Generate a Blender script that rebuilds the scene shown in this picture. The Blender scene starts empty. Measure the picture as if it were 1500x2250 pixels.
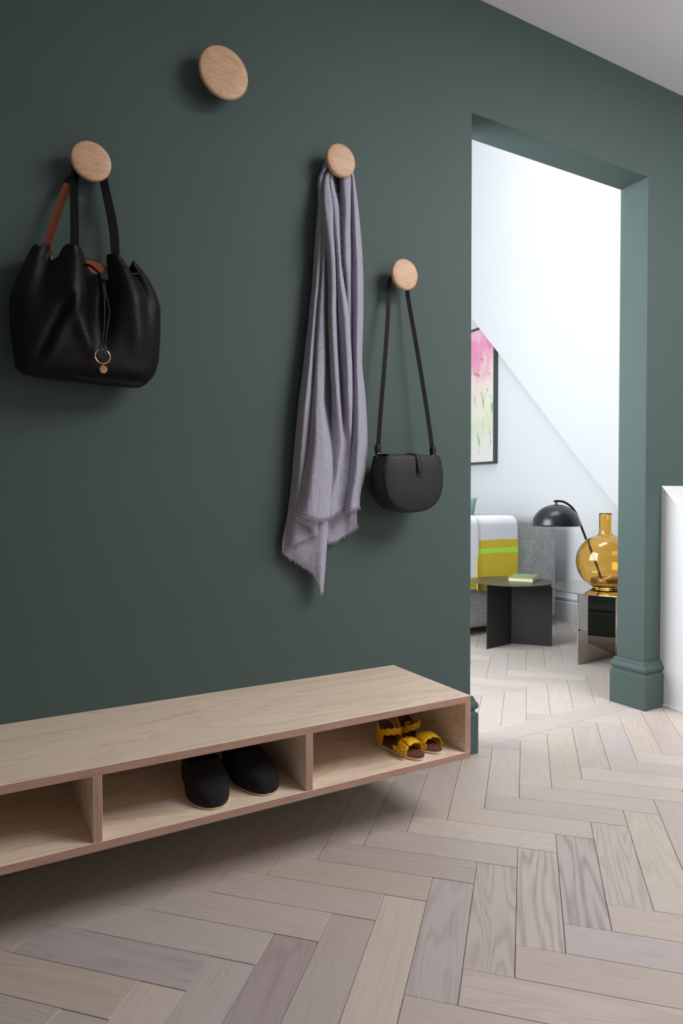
import bpy, bmesh, math, random
from math import sin, cos, pi, radians, sqrt, hypot
from mathutils import Vector, Matrix, noise

S = bpy.context.scene
COL = S.collection
random.seed(7)

# ------------------------------------------------------------------ camera
cam_data = bpy.data.cameras.new('camera')
cam_data.sensor_fit = 'VERTICAL'
cam_data.sensor_height = 36.0
cam_data.lens = 1459.8 / 2250 * 36.0
cam_data.clip_start = 0.05
cam = bpy.data.objects.new('camera', cam_data)
COL.objects.link(cam)
right = Vector((0.870948, -0.491372, -0.00168))
upv = Vector((0.013359, 0.02026, 0.999705))
fwd = Vector((0.491194, 0.870714, -0.024209))
M = Matrix((right, upv, -fwd)).transposed().to_4x4()
M.translation = Vector((0.0, -1.68, 0.844112))
cam.matrix_world = M
S.camera = cam

# ------------------------------------------------------------------ world, lights, exposure
S.view_settings.view_transform = 'Standard'
S.view_settings.look = 'None'
S.view_settings.gamma = 1.0
S.view_settings.use_curve_mapping = False
S.view_settings.exposure = 0.0

W = bpy.data.worlds.new('world')
S.world = W
W.use_nodes = True
bg = W.node_tree.nodes['Background']
bg.inputs[0].default_value = (0.75, 0.85, 1.0, 1)
bg.inputs[1].default_value = 1.0


def area(name, loc, target, sx, sy, power, color=(1, 1, 1), spread=180):
    d = bpy.data.lights.new(name, 'AREA')
    d.shape = 'RECTANGLE'
    d.size, d.size_y = sx, sy
    d.energy = power
    d.color = color
    d.spread = radians(spread)
    o = bpy.data.objects.new(name, d)
    COL.objects.link(o)
    o.location = loc
    o.rotation_euler = (Vector(target) - Vector(loc)).to_track_quat('-Z', 'Y').to_euler()
    return o


# daylight through the rooflight over the hall, in front of and to the right of the green wall
area('hall_rooflight_daylight', (2.2, -1.75, 2.47), (2.2, -1.75, 0.0), 1.4, 1.3, 76, (1.0, 0.965, 0.955))
# weak added fill at the window behind the camera, aimed up to brighten the ceiling
area('hall_ceiling_fill', (2.9, -3.45, 1.6), (2.3, -0.6, 2.43), 1.4, 1.3, 8.5, (0.98, 0.98, 1.0), 80)
# daylight through the sitting room's side window
area('room_window_daylight', (0.42, 1.0, 1.60), (3.4, 0.9, 2.3), 1.4, 1.8, 100, (0.93, 0.98, 1.0))
area('room_overhead_fill', (2.2, 0.75, 3.85), (2.9, 2.1, 0.6), 1.7, 1.1, 52, (0.96, 0.98, 1.0))  # added overhead lamp without an opening, tilted to brighten the sofa end

# ------------------------------------------------------------------ node material helpers
def srgb(r, g, b):
    f = lambda c: (c / 255) / 12.92 if c / 255 <= 0.04045 else ((c / 255 + 0.055) / 1.055) ** 2.4
    return (f(r), f(g), f(b), 1)


class NM:
    def __init__(s, name, rough=0.6, color=(0.5, 0.5, 0.5, 1), metal=0.0, spec=0.5):
        s.m = bpy.data.materials.new(name)
        s.m.use_nodes = True
        s.t = s.m.node_tree
        s.b = s.t.nodes['Principled BSDF']
        s.b.inputs['Base Color'].default_value = color
        s.b.inputs['Roughness'].default_value = rough
        s.b.inputs['Metallic'].default_value = metal
        s.b.inputs['Specular IOR Level'].default_value = spec

    def n(s, typ, **kw):
        nd = s.t.nodes.new(typ)
        for k, v in kw.items():
            if k.startswith('_'):
                nd.inputs[k[1:].replace('_', ' ')].default_value = v
            else:
                setattr(nd, k, v)
        return nd

    def l(s, a, b):
        s.t.links.new(a, b)

    def coord(s, scale=(1, 1, 1), rot=(0, 0, 0), rand=False):
        tc = s.n('ShaderNodeTexCoord')
        out = tc.outputs['Object']
        if rand:
            oi = s.n('ShaderNodeObjectInfo')
            mu = s.n('ShaderNodeMath', operation='MULTIPLY')
            mu.inputs[1].default_value = 53.0
            s.l(oi.outputs['Random'], mu.inputs[0])
            ad = s.n('ShaderNodeVectorMath', operation='ADD')
            s.l(out, ad.inputs[0])
            s.l(mu.outputs[0], ad.inputs[1])
            out = ad.outputs[0]
        mp = s.n('ShaderNodeMapping')
        mp.inputs['Scale'].default_value = scale
        mp.inputs['Rotation'].default_value = rot
        s.l(out, mp.inputs[0])
        return mp.outputs[0]

    def noise(s, vec, scale=5, detail=4, rough=0.55, dist=0.0):
        nd = s.n('ShaderNodeTexNoise')
        nd.inputs['Scale'].default_value = scale
        nd.inputs['Detail'].default_value = detail
        nd.inputs['Roughness'].default_value = rough
        nd.inputs['Distortion'].default_value = dist
        s.l(vec, nd.inputs['Vector'])
        return nd.outputs['Fac']

    def ramp(s, fac, stops, interp='LINEAR'):
        nd = s.n('ShaderNodeValToRGB')
        cr = nd.color_ramp
        cr.interpolation = interp
        while len(cr.elements) < len(stops):
            cr.elements.new(0.5)
        for e, (p, c) in zip(cr.elements, stops):
            e.position = p
            e.color = c if len(c) == 4 else (*c, 1)
        s.l(fac, nd.inputs[0])
        return nd.outputs[0]

    def mix(s, fac, a, b, mode='MIX'):
        nd = s.n('ShaderNodeMix', data_type='RGBA', blend_type=mode)
        for sock, v in ((0, fac), (6, a), (7, b)):
            if hasattr(v, 'is_output'):
                s.l(v, nd.inputs[sock])
            else:
                nd.inputs[sock].default_value = v
        return nd.outputs[2]

    def math(s, op, a, b=0.0, clamp=False):
        nd = s.n('ShaderNodeMath', operation=op)
        nd.use_clamp = clamp
        for i, v in enumerate((a, b)):
            if hasattr(v, 'is_output'):
                s.l(v, nd.inputs[i])
            else:
                nd.inputs[i].default_value = v
        return nd.outputs[0]

    def color(s, c):
        s.l(c, s.b.inputs['Base Color'])

    def bump(s, h, strength=0.2, dist=0.001):
        nd = s.n('ShaderNodeBump')
        nd.inputs['Strength'].default_value = strength
        nd.inputs['Distance'].default_value = dist
        s.l(h, nd.inputs['Height'])
        s.l(nd.outputs[0], s.b.inputs['Normal'])


def plain(name, col, rough=0.6, metal=0.0, spec=0.5, bump=0.0, bscale=200):
    k = NM(name, rough, col, metal, spec)
    if bump:
        k.bump(k.noise(k.coord(), bscale, 3), bump, 0.001)
    return k.m


def mat_paint(name, c, var=0.05, rough=0.55):
    k = NM(name, rough, c)
    v = k.coord()
    f = k.noise(v, 3.0, 5)
    lo = tuple(x * (1 - var) for x in c[:3]) + (1,)
    hi = tuple(min(1, x * (1 + var)) for x in c[:3]) + (1,)
    k.color(k.ramp(f, [(0.3, lo), (0.7, hi)]))
    k.bump(k.noise(k.coord(), 90, 4), 0.12, 0.001)
    k.b.inputs['Specular IOR Level'].default_value = 0.3
    return k.m


def mat_plank():
    k = NM('oak_plank', 0.42)
    v = k.coord((1.0, 1.0, 1.0), rand=True)
    # cathedral grain: bands across the width distorted along the length
    mp = k.n('ShaderNodeMapping')
    mp.inputs['Scale'].default_value = (0.9, 9.0, 1.0)
    k.l(v, mp.inputs[0])
    big = k.noise(mp.outputs[0], 1.0, 2, 0.45, 0.5)
    rings = k.math('SINE', k.math('MULTIPLY', big, 150.0))
    rings = k.math('MULTIPLY', k.math('ADD', rings, 1.0), 0.5)
    rings = k.math('POWER', rings, 2.0)
    mp2 = k.n('ShaderNodeMapping')
    mp2.inputs['Scale'].default_value = (10.0, 330.0, 1.0)
    k.l(v, mp2.inputs[0])
    pores = k.noise(mp2.outputs[0], 1.0, 4, 0.6)
    mp3 = k.n('ShaderNodeMapping')
    mp3.inputs['Scale'].default_value = (1.5, 3.5, 1.0)
    k.l(v, mp3.inputs[0])
    cloud = k.noise(mp3.outputs[0], 1.6, 3)
    gr = k.n('ShaderNodeAttribute', attribute_type='OBJECT', attribute_name='grain')
    tone = k.n('ShaderNodeAttribute', attribute_type='OBJECT', attribute_name='tone')
    oi = k.n('ShaderNodeObjectInfo')
    base = k.ramp(oi.outputs['Random'], [(0.0, srgb(190, 178, 171)), (0.3, srgb(200, 188, 177)),
                                          (0.6, srgb(186, 177, 175)), (0.85, srgb(203, 193, 180)), (1.0, srgb(182, 172, 174))])
    base = k.mix(k.math('MULTIPLY', cloud, 0.26), base, srgb(158, 148, 143))
    pm = k.math('MULTIPLY', k.math('SUBTRACT', pores, 0.5, True), 1.15, True)
    base = k.mix(pm, base, srgb(140, 124, 114))
    rm = k.math('MULTIPLY', k.math('MULTIPLY', rings, pores), k.math('ADD', gr.outputs['Fac'], 0.05), True)
    base = k.mix(rm, base, srgb(128, 113, 104))
    # small grey knots
    vo = k.n('ShaderNodeTexVoronoi')
    vo.inputs['Scale'].default_value = 4.6
    mp4 = k.n('ShaderNodeMapping')
    mp4.inputs['Scale'].default_value = (1.0, 1.7, 1.0)
    k.l(v, mp4.inputs[0])
    k.l(mp4.outputs[0], vo.inputs['Vector'])
    kn = k.ramp(vo.outputs['Distance'], [(0.0, (1, 1, 1, 1)), (0.035, (0.75, 0.75, 0.75, 1)), (0.075, (0, 0, 0, 1))])
    sel = k.math('GREATER_THAN', k.math('MULTIPLY', vo.outputs['Color'], 1.0), 0.62)
    kn = k.math('MULTIPLY', k.math('MULTIPLY', kn, sel), 0.55)
    base = k.mix(kn, base, srgb(96, 98, 104))
    tn = k.n('ShaderNodeMix', data_type='RGBA', blend_type='MULTIPLY')
    tn.inputs[0].default_value = 1.0
    k.l(base, tn.inputs[6])
    k.l(tone.outputs['Color'], tn.inputs[7])
    k.color(tn.outputs[2])
    k.bump(k.math('ADD', pores, k.math('MULTIPLY', rings, 0.4)), 0.10, 0.001)
    k.b.inputs['Roughness'].default_value = 0.45
    return k.m


def mat_birch(name='birch_veneer', rot=0.0):
    k = NM(name, 0.5)
    v = k.coord((1.3, 7.0, 7.0), rot=(0, 0, rot))
    a = k.noise(v, 1.2, 3, 0.55, 1.2)
    w = k.math('SINE', k.math('MULTIPLY', a, 40.0))
    w = k.math('MULTIPLY', k.math('ADD', w, 1), 0.5)
    w = k.math('POWER', w, 6.0)
    fine = k.noise(k.coord((8, 160, 160), rot=(0, 0, rot)), 1.0, 3)
    c = k.ramp(a, [(0.3, srgb(228, 207, 184)), (0.55, srgb(239, 220, 199)), (0.75, srgb(223, 200, 175))])
    c = k.mix(k.math('MULTIPLY', w, 0.22), c, srgb(165, 138, 112))
    c = k.mix(k.math('MULTIPLY', k.math('SUBTRACT', fine, 0.45, True), 0.7), c, srgb(170, 145, 120))
    k.color(c)
    return k.m


def mat_ply_edge(name, axis, origin, thick):
    # alternating plies of the plywood edge: real layers of different wood, each a few tenths thick
    k = NM(name, 0.6)
    tc = k.n('ShaderNodeTexCoord')
    sx = k.n('ShaderNodeSeparateXYZ')
    k.l(tc.outputs['Object'], sx.inputs[0])
    a = k.math('DIVIDE', k.math('SUBTRACT', sx.outputs[axis], origin), thick)
    nz = k.noise(k.coord((5, 5, 5) if axis == 2 else (60, 60, 4)), 1.0, 3)
    a2 = k.math('ADD', a, k.math('MULTIPLY', k.math('SUBTRACT', nz, 0.5), 0.10))
    st = k.math('FRACT', k.math('MULTIPLY', a2, 5.5))
    light, dark = srgb(214, 182, 160), srgb(128, 88, 74)
    c = k.ramp(st, [(0.0, light), (0.42, srgb(196, 158, 140)), (0.52, dark), (0.86, srgb(146, 104, 90)), (0.96, light)])
    gr = k.noise(k.coord((14, 14, 300) if axis == 2 else (300, 300, 14)), 1.0, 3)
    c = k.mix(k.math('MULTIPLY', k.math('SUBTRACT', gr, 0.5, True), 1.6, True), c, srgb(92, 60, 52))
    edge = k.math('GREATER_THAN', k.math('ABSOLUTE', k.math('SUBTRACT', a, 0.5)), 0.455)
    c = k.mix(edge, c, srgb(222, 196, 174))
    k.color(c)
    return k.m


def mat_oak_dot():
    k = NM('turned_oak', 0.5)
    v = k.coord((3.0, 6.0, 15.0), rot=(0, 0.18, 0), rand=True)
    a = k.noise(v, 1.6, 3, 0.5, 0.7)
    w = k.math('SINE', k.math('MULTIPLY', a, 70.0))
    w = k.math('POWER', k.math('MULTIPLY', k.math('ADD', w, 1), 0.5), 2.0)
    fine = k.noise(k.coord((40, 40, 500), rot=(0, 0.18, 0)), 1.0, 3)
    c = k.mix(k.math('MULTIPLY', w, 0.4), srgb(215, 177, 142), srgb(178, 136, 102))
    c = k.mix(k.math('MULTIPLY', k.math('SUBTRACT', fine, 0.45, True), 1.2, True), c, srgb(160, 118, 86))
    k.color(c)
    k.bump(fine, 0.1, 0.0005)
    return k.m


def mat_weave(name, c1, c2, sc=1.0, sheen=0.3, rough=0.9):
    k = NM(name, rough)
    a = k.noise(k.coord((60 * sc, 60 * sc, 1400 * sc)), 1.0, 2)
    b = k.noise(k.coord((900 * sc, 900 * sc, 25 * sc)), 1.0, 2)
    f = k.math('ADD', k.math('MULTIPLY', a, 0.5), k.math('MULTIPLY', b, 0.5))
    k.color(k.ramp(f, [(0.38, c1), (0.62, c2)]))
    k.b.inputs['Sheen Weight'].default_value = sheen
    k.bump(f, 0.35, 0.0008)
    return k.m


def mat_leather(name, c, rough=0.42, bump=0.35, scale=520):
    k = NM(name, rough, c)
    vo = k.n('ShaderNodeTexVoronoi')
    vo.inputs['Scale'].default_value = scale
    k.l(k.coord(), vo.inputs['Vector'])
    k.bump(vo.outputs['Distance'], bump, 0.0012)
    k.b.inputs['Specular IOR Level'].default_value = 0.28
    return k.m


def mat_felt(name, c1, c2):
    k = NM(name, 0.95)
    f = k.noise(k.coord(), 170, 3, 0.7)
    g = k.noise(k.coord(), 9, 3)
    f = k.math('ADD', k.math('MULTIPLY', f, 0.8), k.math('MULTIPLY', g, 0.2))
    k.color(k.ramp(f, [(0.38, c1), (0.62, c2)]))
    k.bump(f, 0.5, 0.002)
    return k.m


def mat_throw(name, stops):
    k = NM(name, 0.9)
    tc = k.n('ShaderNodeTexCoord')
    sx = k.n('ShaderNodeSeparateXYZ')
    k.l(tc.outputs['Object'], sx.inputs[0])
    wob = k.math('MULTIPLY', k.math('SUBTRACT', k.noise(k.coord((3, 3, 3)), 1.0, 2), 0.5), 0.03)
    c = k.ramp(k.math('ADD', sx.outputs[2], wob), stops, 'CONSTANT')
    k.color(c)
    k.bump(k.noise(k.coord(), 260, 2), 0.3, 0.001)
    k.b.inputs['Sheen Weight'].default_value = 0.2
    return k.m


def mat_painting():
    k = NM('painted_canvas', 0.6)
    tc = k.n('ShaderNodeTexCoord')
    sx = k.n('ShaderNodeSeparateXYZ')
    k.l(tc.outputs['Object'], sx.inputs[0])
    a = k.noise(k.coord((1, 9, 4), rot=(0.25, 0, 0)), 1.1, 4, 0.55, 0.8)
    zw = k.math('ADD', sx.outputs[2], 1.08)
    z = k.math('ADD', zw, k.math('MULTIPLY', k.math('SUBTRACT', a, 0.5), 0.55))
    c = k.ramp(k.math('DIVIDE', k.math('SUBTRACT', z, 1.0), 1.2),
               [(0.05, srgb(246, 236, 240)), (0.22, srgb(238, 240, 226)), (0.34, srgb(226, 232, 205)), (0.46, srgb(243, 240, 222)),
                (0.60, srgb(246, 226, 222)), (0.72, srgb(240, 180, 198)), (0.84, srgb(238, 150, 190)), (0.95, srgb(244, 190, 212))])
    b = k.noise(k.coord((1, 22, 5), rot=(-0.1, 0, 0)), 1.0, 3, 0.6, 0.5)
    gz = k.math('MULTIPLY', k.math('LESS_THAN', zw, 1.66), k.math('GREATER_THAN', zw, 1.17))
    gm = k.math('MULTIPLY', k.math('MULTIPLY', k.math('SUBTRACT', b, 0.56, True), 9.0, True), gz)
    c = k.mix(gm, c, srgb(150, 185, 130))
    d = k.noise(k.coord((1, 13, 7), rot=(0.5, 0, 0)), 1.3, 3, 0.6, 1.0)
    rz = k.math('GREATER_THAN', zw, 1.7)
    rm = k.math('MULTIPLY', k.math('MULTIPLY', k.math('SUBTRACT', d, 0.58, True), 7.0, True), rz)
    c = k.mix(rm, c, srgb(222, 58, 104))
    e_ = k.noise(k.coord((1, 10, 3), rot=(-0.5, 0, 0)), 1.7, 3, 0.6, 0.9)
    em_ = k.math('MULTIPLY', k.math('MULTIPLY', k.math('SUBTRACT', e_, 0.55, True), 6.0, True), k.math('GREATER_THAN', zw, 1.55))
    c = k.mix(em_, c, srgb(250, 214, 224))
    c = k.mix(1.0, c, (0.80, 0.80, 0.80, 1), 'MULTIPLY')
    k.color(c)
    k.bump(a, 0.2, 0.002)
    return k.m


def mat_glass(name, c):
    k = NM(name, 0.0, c)
    k.b.inputs['Transmission Weight'].default_value = 1.0
    k.b.inputs['IOR'].default_value = 1.45
    return k.m


def mat_yellow():
    k = NM('yellow_perforated_leather', 0.55)
    vo = k.n('ShaderNodeTexVoronoi')
    vo.inputs['Scale'].default_value = 330
    k.l(k.coord(), vo.inputs['Vector'])
    big = k.n('ShaderNodeTexVoronoi')
    big.inputs['Scale'].default_value = 105
    k.l(k.coord(), big.inputs['Vector'])
    near = k.math('MULTIPLY', k.math('LESS_THAN', big.outputs['Distance'], 0.34), k.math('GREATER_THAN', big.outputs['Distance'], 0.12))
    hole = k.math('MULTIPLY', k.math('LESS_THAN', vo.outputs['Distance'], 0.42), near)
    k.color(k.mix(k.math('MULTIPLY', hole, 0.85), srgb(240, 186, 10), srgb(84, 50, 10)))
    return k.m


GREY = mat_paint('warm_grey_wall_paint', srgb(178, 174, 170), 0.01, 0.6)
GREEN = mat_paint('green_wall_paint', (0.070, 0.104, 0.0975, 1), 0.03, 0.68)
WHITE = mat_paint('white_room_paint', srgb(212, 214, 217), 0.01, 0.6)
PARAWHITE = mat_paint('white_parapet_paint', srgb(222, 223, 226), 0.01, 0.6)
CEIL = mat_paint('white_ceiling_paint', srgb(244, 244, 246), 0.01, 0.7)
PLANK = mat_plank()
SUBFLOOR = plain('dark_joint', srgb(110, 98, 90), 0.8)
BIRCH = mat_birch()
OAKDOT = mat_oak_dot()
SCARF = mat_weave('lilac_grey_wool', srgb(136, 134, 151), srgb(178, 177, 191))
BLACK_GRAIN = mat_leather('black_grained_leather', srgb(17, 16, 19), 0.42, 0.5, 480)
BLACK_SMOOTH = mat_leather('black_smooth_leather', srgb(44, 42, 47), 0.5, 0.08, 700)
TAN = mat_leather('tan_leather', srgb(150, 82, 52), 0.55, 0.1, 600)
GOLD = plain('rose_gold', srgb(235, 190, 150), 0.18, 1.0)
NAVY_FELT = mat_felt('black_suede', srgb(10, 10, 14), srgb(22, 21, 27))
RED_LINING = plain('rust_lining', srgb(96, 40, 30), 0.9)
RUBBER_TAN = plain('natural_sole', srgb(196, 168, 138), 0.7)
CREAM = plain('cream_sole', srgb(226, 208, 192), 0.7)
BROWN = mat_leather('brown_footbed', srgb(110, 70, 58), 0.6, 0.1, 500)
YELLOW = mat_yellow()
STITCH = plain('pale_stitching', srgb(190, 170, 165), 0.8)
GREYFELT = mat_felt('grey_sofa_felt', srgb(140, 144, 144), srgb(196, 199, 198))
CUSHION = mat_weave('sage_cushion', srgb(108, 136, 126), srgb(136, 160, 150))
BLACKMET = plain('black_powder_coat', srgb(38, 38, 40), 0.5, 0.0)
BLACKTOP = plain('dark_olive_powder_coat', srgb(74, 70, 66), 0.35, 0.0)
MIRROR = plain('polished_steel', srgb(190, 180, 172), 0.03, 1.0)
LAMPBLK = plain('satin_black_lacquer', srgb(34, 34, 38), 0.28)
AMBER = mat_glass('amber_glass', (0.97, 0.71, 0.30, 1))
BOOKG = plain('green_book_cloth', srgb(132, 152, 102), 0.7, bump=0.2, bscale=900)
PAGES = plain('cream_pages', srgb(228, 218, 186), 0.8)
FRAMEM = plain('dark_grey_frame', srgb(58, 66, 66), 0.5)
PAINTING = mat_painting()
WINFRAME = plain('white_window_frame', srgb(235, 235, 235), 0.4)

# ------------------------------------------------------------------ mesh helpers
def link(name, me, mat, parent=None, smooth=False):
    o = bpy.data.objects.new(name, me)
    COL.objects.link(o)
    mats = mat if isinstance(mat, (list, tuple)) else [mat]
    if not me.materials:
        for mm in mats:
            me.materials.append(mm)
    if parent is not None:
        o.parent = parent
    if smooth:
        for p in me.polygons:
            p.use_smooth = True
    return o


def mk(name, verts, faces, mat, parent=None, smooth=False, local=False, fix=True, mi=None):
    """verts in world metres (or in the parent's own frame with local=True)."""
    off = Vector((0, 0, 0))
    if parent is not None and not local:
        p = parent
        while p is not None:
            off += p.location
            p = p.parent
    me = bpy.data.meshes.new(name)
    me.from_pydata([tuple(Vector(v) - off) for v in verts], [], faces)
    if mi:
        for p, i in zip(me.polygons, mi):
            p.material_index = i
    if fix:
        bm = bmesh.new()
        bm.from_mesh(me)
        bmesh.ops.recalc_face_normals(bm, faces=bm.faces)
        bm.to_mesh(me)
        bm.free()
    me.update()
    return link(name, me, mat, parent, smooth)


def thing(name, label, cat, loc=(0, 0, 0), rz=0.0, group=None):
    o = bpy.data.objects.new(name, None)
    o.empty_display_size = 0.05
    COL.objects.link(o)
    o.location = loc
    o.rotation_euler = (0, 0, rz)
    o['label'] = label
    o['category'] = cat
    if group:
        o['group'] = group
    return o


def bevel(o, w, seg=2, angle=40):
    m = o.modifiers.new('bevel', 'BEVEL')
    m.width = w
    m.segments = seg
    m.limit_method = 'ANGLE'
    m.angle_limit = radians(angle)
    return o


def solid(o, t, off=0.0):
    m = o.modifiers.new('solidify', 'SOLIDIFY')
    m.thickness = t
    m.offset = off
    return o


def subsurf(o, n=1):
    m = o.modifiers.new('subsurf', 'SUBSURF')
    m.levels = n
    m.render_levels = n
    return o


class G:
    """collects shapes into one mesh"""
    def __init__(s):
        s.v, s.f, s.mi = [], [], []

    def add(s, v, f, mi=0):
        n = len(s.v)
        s.v += [tuple(x) for x in v]
        s.f += [tuple(i + n for i in q) for q in f]
        s.mi += [mi] * len(f)
        return s

    def box(s, x0, x1, y0, y1, z0, z1, mi=0):
        v = [(x, y, z) for x in (x0, x1) for y in (y0, y1) for z in (z0, z1)]
        return s.add(v, [(0, 1, 3, 2), (4, 6, 7, 5), (0, 4, 5, 1), (2, 3, 7, 6), (0, 2, 6, 4), (1, 5, 7, 3)], mi)

    def prism(s, pts, axis, a, b, mi=0):
        def e(p, c):
            q = list(p)
            q.insert(axis, c)
            return q
        n = len(pts)
        v = [e(p, a) for p in pts] + [e(p, b) for p in pts]
        f = [tuple(range(n)), tuple(range(2 * n - 1, n - 1, -1))]
        f += [(i, (i + 1) % n, n + (i + 1) % n, n + i) for i in range(n)]
        return s.add(v, f, mi)

    def tube(s, path, r, n=10, cap=True, mi=0, scale2=1.0):
        path = [Vector(p) for p in path]
        rad = r if isinstance(r, (list, tuple)) else [r] * len(path)
        v, f = [], []
        t0 = (path[1] - path[0]).normalized()
        ref = Vector((0, 0, 1)) if abs(t0.z) < 0.9 else Vector((1, 0, 0))
        nrm = t0.cross(ref).normalized()
        for i, p in enumerate(path):
            t = (path[min(i + 1, len(path) - 1)] - path[max(i - 1, 0)]).normalized()
            nrm = (nrm - t * nrm.dot(t)).normalized()
            bn = t.cross(nrm)
            for k in range(n):
                a = 2 * pi * k / n
                v.append(p + nrm * cos(a) * rad[i] + bn * sin(a) * rad[i] * scale2)
        for i in range(len(path) - 1):
            for k in range(n):
                f.append((i * n + k, i * n + (k + 1) % n, (i + 1) * n + (k + 1) % n, (i + 1) * n + k))
        if cap:
            f.append(tuple(range(n)))
            f.append(tuple(range(len(path) * n - 1, (len(path) - 1) * n - 1, -1)))
        return s.add(v, f, mi)

    def lathe(s, prof, c=(0, 0, 0), n=48, axis=2, mi=0):
        v, f = [], []
        for r, h in prof:
            for k in range(n):
                a = 2 * pi * k / n
                q = [r * cos(a), r * sin(a)]
                q.insert(axis, h)
                v.append((q[0] + c[0], q[1] + c[1], q[2] + c[2]))
        for i in range(len(prof) - 1):
            for k in range(n):
                f.append((i * n + k, i * n + (k + 1) % n, (i + 1) * n + (k + 1) % n, (i + 1) * n + k))
        if prof[0][0] > 1e-5:
            f.append(tuple(range(n)))
        if prof[-1][0] > 1e-5:
            f.append(tuple(range(len(prof) * n - 1, (len(prof) - 1) * n - 1, -1)))
        return s.add(v, f, mi)

    def grid(s, rows, mi=0):
        n = len(rows[0])
        v = [p for r in rows for p in r]
        f = [(i * n + k, i * n + k + 1, (i + 1) * n + k + 1, (i + 1) * n + k) for i in range(len(rows) - 1) for k in range(n - 1)]
        return s.add(v, f, mi)

    def mk(s, name, mat, parent=None, smooth=False, local=False, fix=True):
        return mk(name, s.v, s.f, mat, parent, smooth, local, fix, s.mi)


def weld(o, d=1e-5):
    bm = bmesh.new()
    bm.from_mesh(o.data)
    bmesh.ops.remove_doubles(bm, verts=bm.verts, dist=d)
    bmesh.ops.recalc_face_normals(bm, faces=bm.faces)
    bm.to_mesh(o.data)
    bm.free()
    return o


def cr(p0, p1, p2, p3, t):
    return 0.5 * ((2 * p1) + (-p0 + p2) * t + (2 * p0 - 5 * p1 + 4 * p2 - p3) * t * t + (-p0 + 3 * p1 - 3 * p2 + p3) * t ** 3)


def spline(pts, n):
    pts = [Vector(p) for p in pts]
    out = []
    m = len(pts) - 1
    for i in range(n):
        u = i / (n - 1) * m
        k = min(int(u), m - 1)
        out.append(cr(pts[max(k - 1, 0)], pts[k], pts[k + 1], pts[min(k + 2, m)], u - k))
    return out


def interp(tab, x):
    if x <= tab[0][0]:
        return tab[0][1]
    for (a, b), (c, d) in zip(tab, tab[1:]):
        if x <= c:
            return b + (d - b) * (x - a) / (c - a)
    return tab[-1][1]


def smoothstep(a, b, x):
    t = max(0.0, min(1.0, (x - a) / (b - a)))
    return t * t * (3 - 2 * t)


def struct(o):
    o['kind'] = 'structure'
    return o

# ------------------------------------------------------------------ room shell
X1, X2, ZH, DEP, ZC = 1.4313, 2.3118, 2.0747, 0.124, 2.4435
XW = 3.494          # right wall of the sitting room
XP = 2.4094         # left face of the stair parapet
TOPZ = 4.05
wl = [(-1.9, 0), (X1, 0), (X1, ZH), (X2, ZH), (X2, 0), (4.3, 0), (4.3, TOPZ), (-1.9, TOPZ)]
struct(G().prism(wl, 1, 0.0, DEP).mk('wall_back', GREEN))
g = G()
RX0, RX1, RY0, RY1 = 1.46, 2.94, -2.42, -1.08
for a in ((-1.9, RX0, -3.5, 0.0), (RX1, 4.3, -3.5, 0.0), (RX0, RX1, -3.5, RY0), (RX0, RX1, RY1, 0.0)):
    g.box(a[0], a[1], a[2], a[3], ZC, ZC + 0.1)
struct(g.mk('ceiling', CEIL))
g = G()
for a in ((RX0, RX0 + .02, RY0, RY1), (RX1 - .02, RX1, RY0, RY1), (RX0 + .02, RX1 - .02, RY0, RY0 + .02), (RX0 + .02, RX1 - .02, RY1 - .02, RY1)):
    g.box(a[0], a[1], a[2], a[3], ZC - .005, ZC + 0.12)
struct(g.mk('window_2', CEIL))
struct(G().box(-2.0, -1.9, -3.6, 5.0, 0.0, TOPZ).mk('wall_left', GREY))
struct(G().box(4.3, 4.4, -3.6, 0.2, 0.0, ZC + 0.1).mk('wall_right', GREY))
# wall behind the camera with its window opening
g = G()
wx0, wx1, wz0, wz1 = 2.1, 3.7, 0.85, 2.4
for a in ((-2.0, wx0, 0, ZC), (wx1, 4.4, 0, ZC), (wx0, wx1, 0, wz0), (wx0, wx1, wz1, ZC)):
    g.box(a[0], a[1], -3.6, -3.5, a[2], a[3])
struct(g.mk('wall_front', GREY))
g = G()
for a in ((wx0, wx0 + .05, wz0, wz1), (wx1 - .05, wx1, wz0, wz1), (wx0 + .05, wx1 - .05, wz0, wz0 + .05), (wx0 + .05, wx1 - .05, wz1 - .05, wz1),
          ((wx0 + wx1) / 2 - .025, (wx0 + wx1) / 2 + .025, wz0 + .05, wz1 - .05)):
    g.box(a[0], a[1], -3.58, -3.53, a[2], a[3])
struct(g.mk('window_1', WINFRAME))
# sitting room
struct(G().box(XW, XW + 0.1, DEP, 5.0, 0.0, TOPZ).mk('wall_room_right', WHITE))
g = G()
for a in ((DEP, 0.25, 0, TOPZ), (1.75, 4.9, 0, TOPZ), (0.25, 1.75, 0, 0.7), (0.25, 1.75, 2.8, TOPZ)):
    g.box(0.28, 0.38, a[0], a[1], a[2], a[3])
struct(g.mk('wall_room_left', WHITE))
g = G()
for a in ((0.25, 0.30, 0.7, 2.8), (1.70, 1.75, 0.7, 2.8), (0.30, 1.70, 0.7, 0.75), (0.30, 1.70, 2.75, 2.8), (0.985, 1.015, 0.75, 2.75)):
    g.box(0.30, 0.35, a[0], a[1], a[2], a[3])
struct(g.mk('window_3', WINFRAME))
struct(G().box(-2.0, 3.6, 4.9, 5.0, 0.0, TOPZ).mk('wall_room_back', WHITE))
struct(G().box(-1.9, XW, DEP, 4.9, TOPZ - 0.1, TOPZ).mk('ceiling_room', CEIL))
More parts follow.
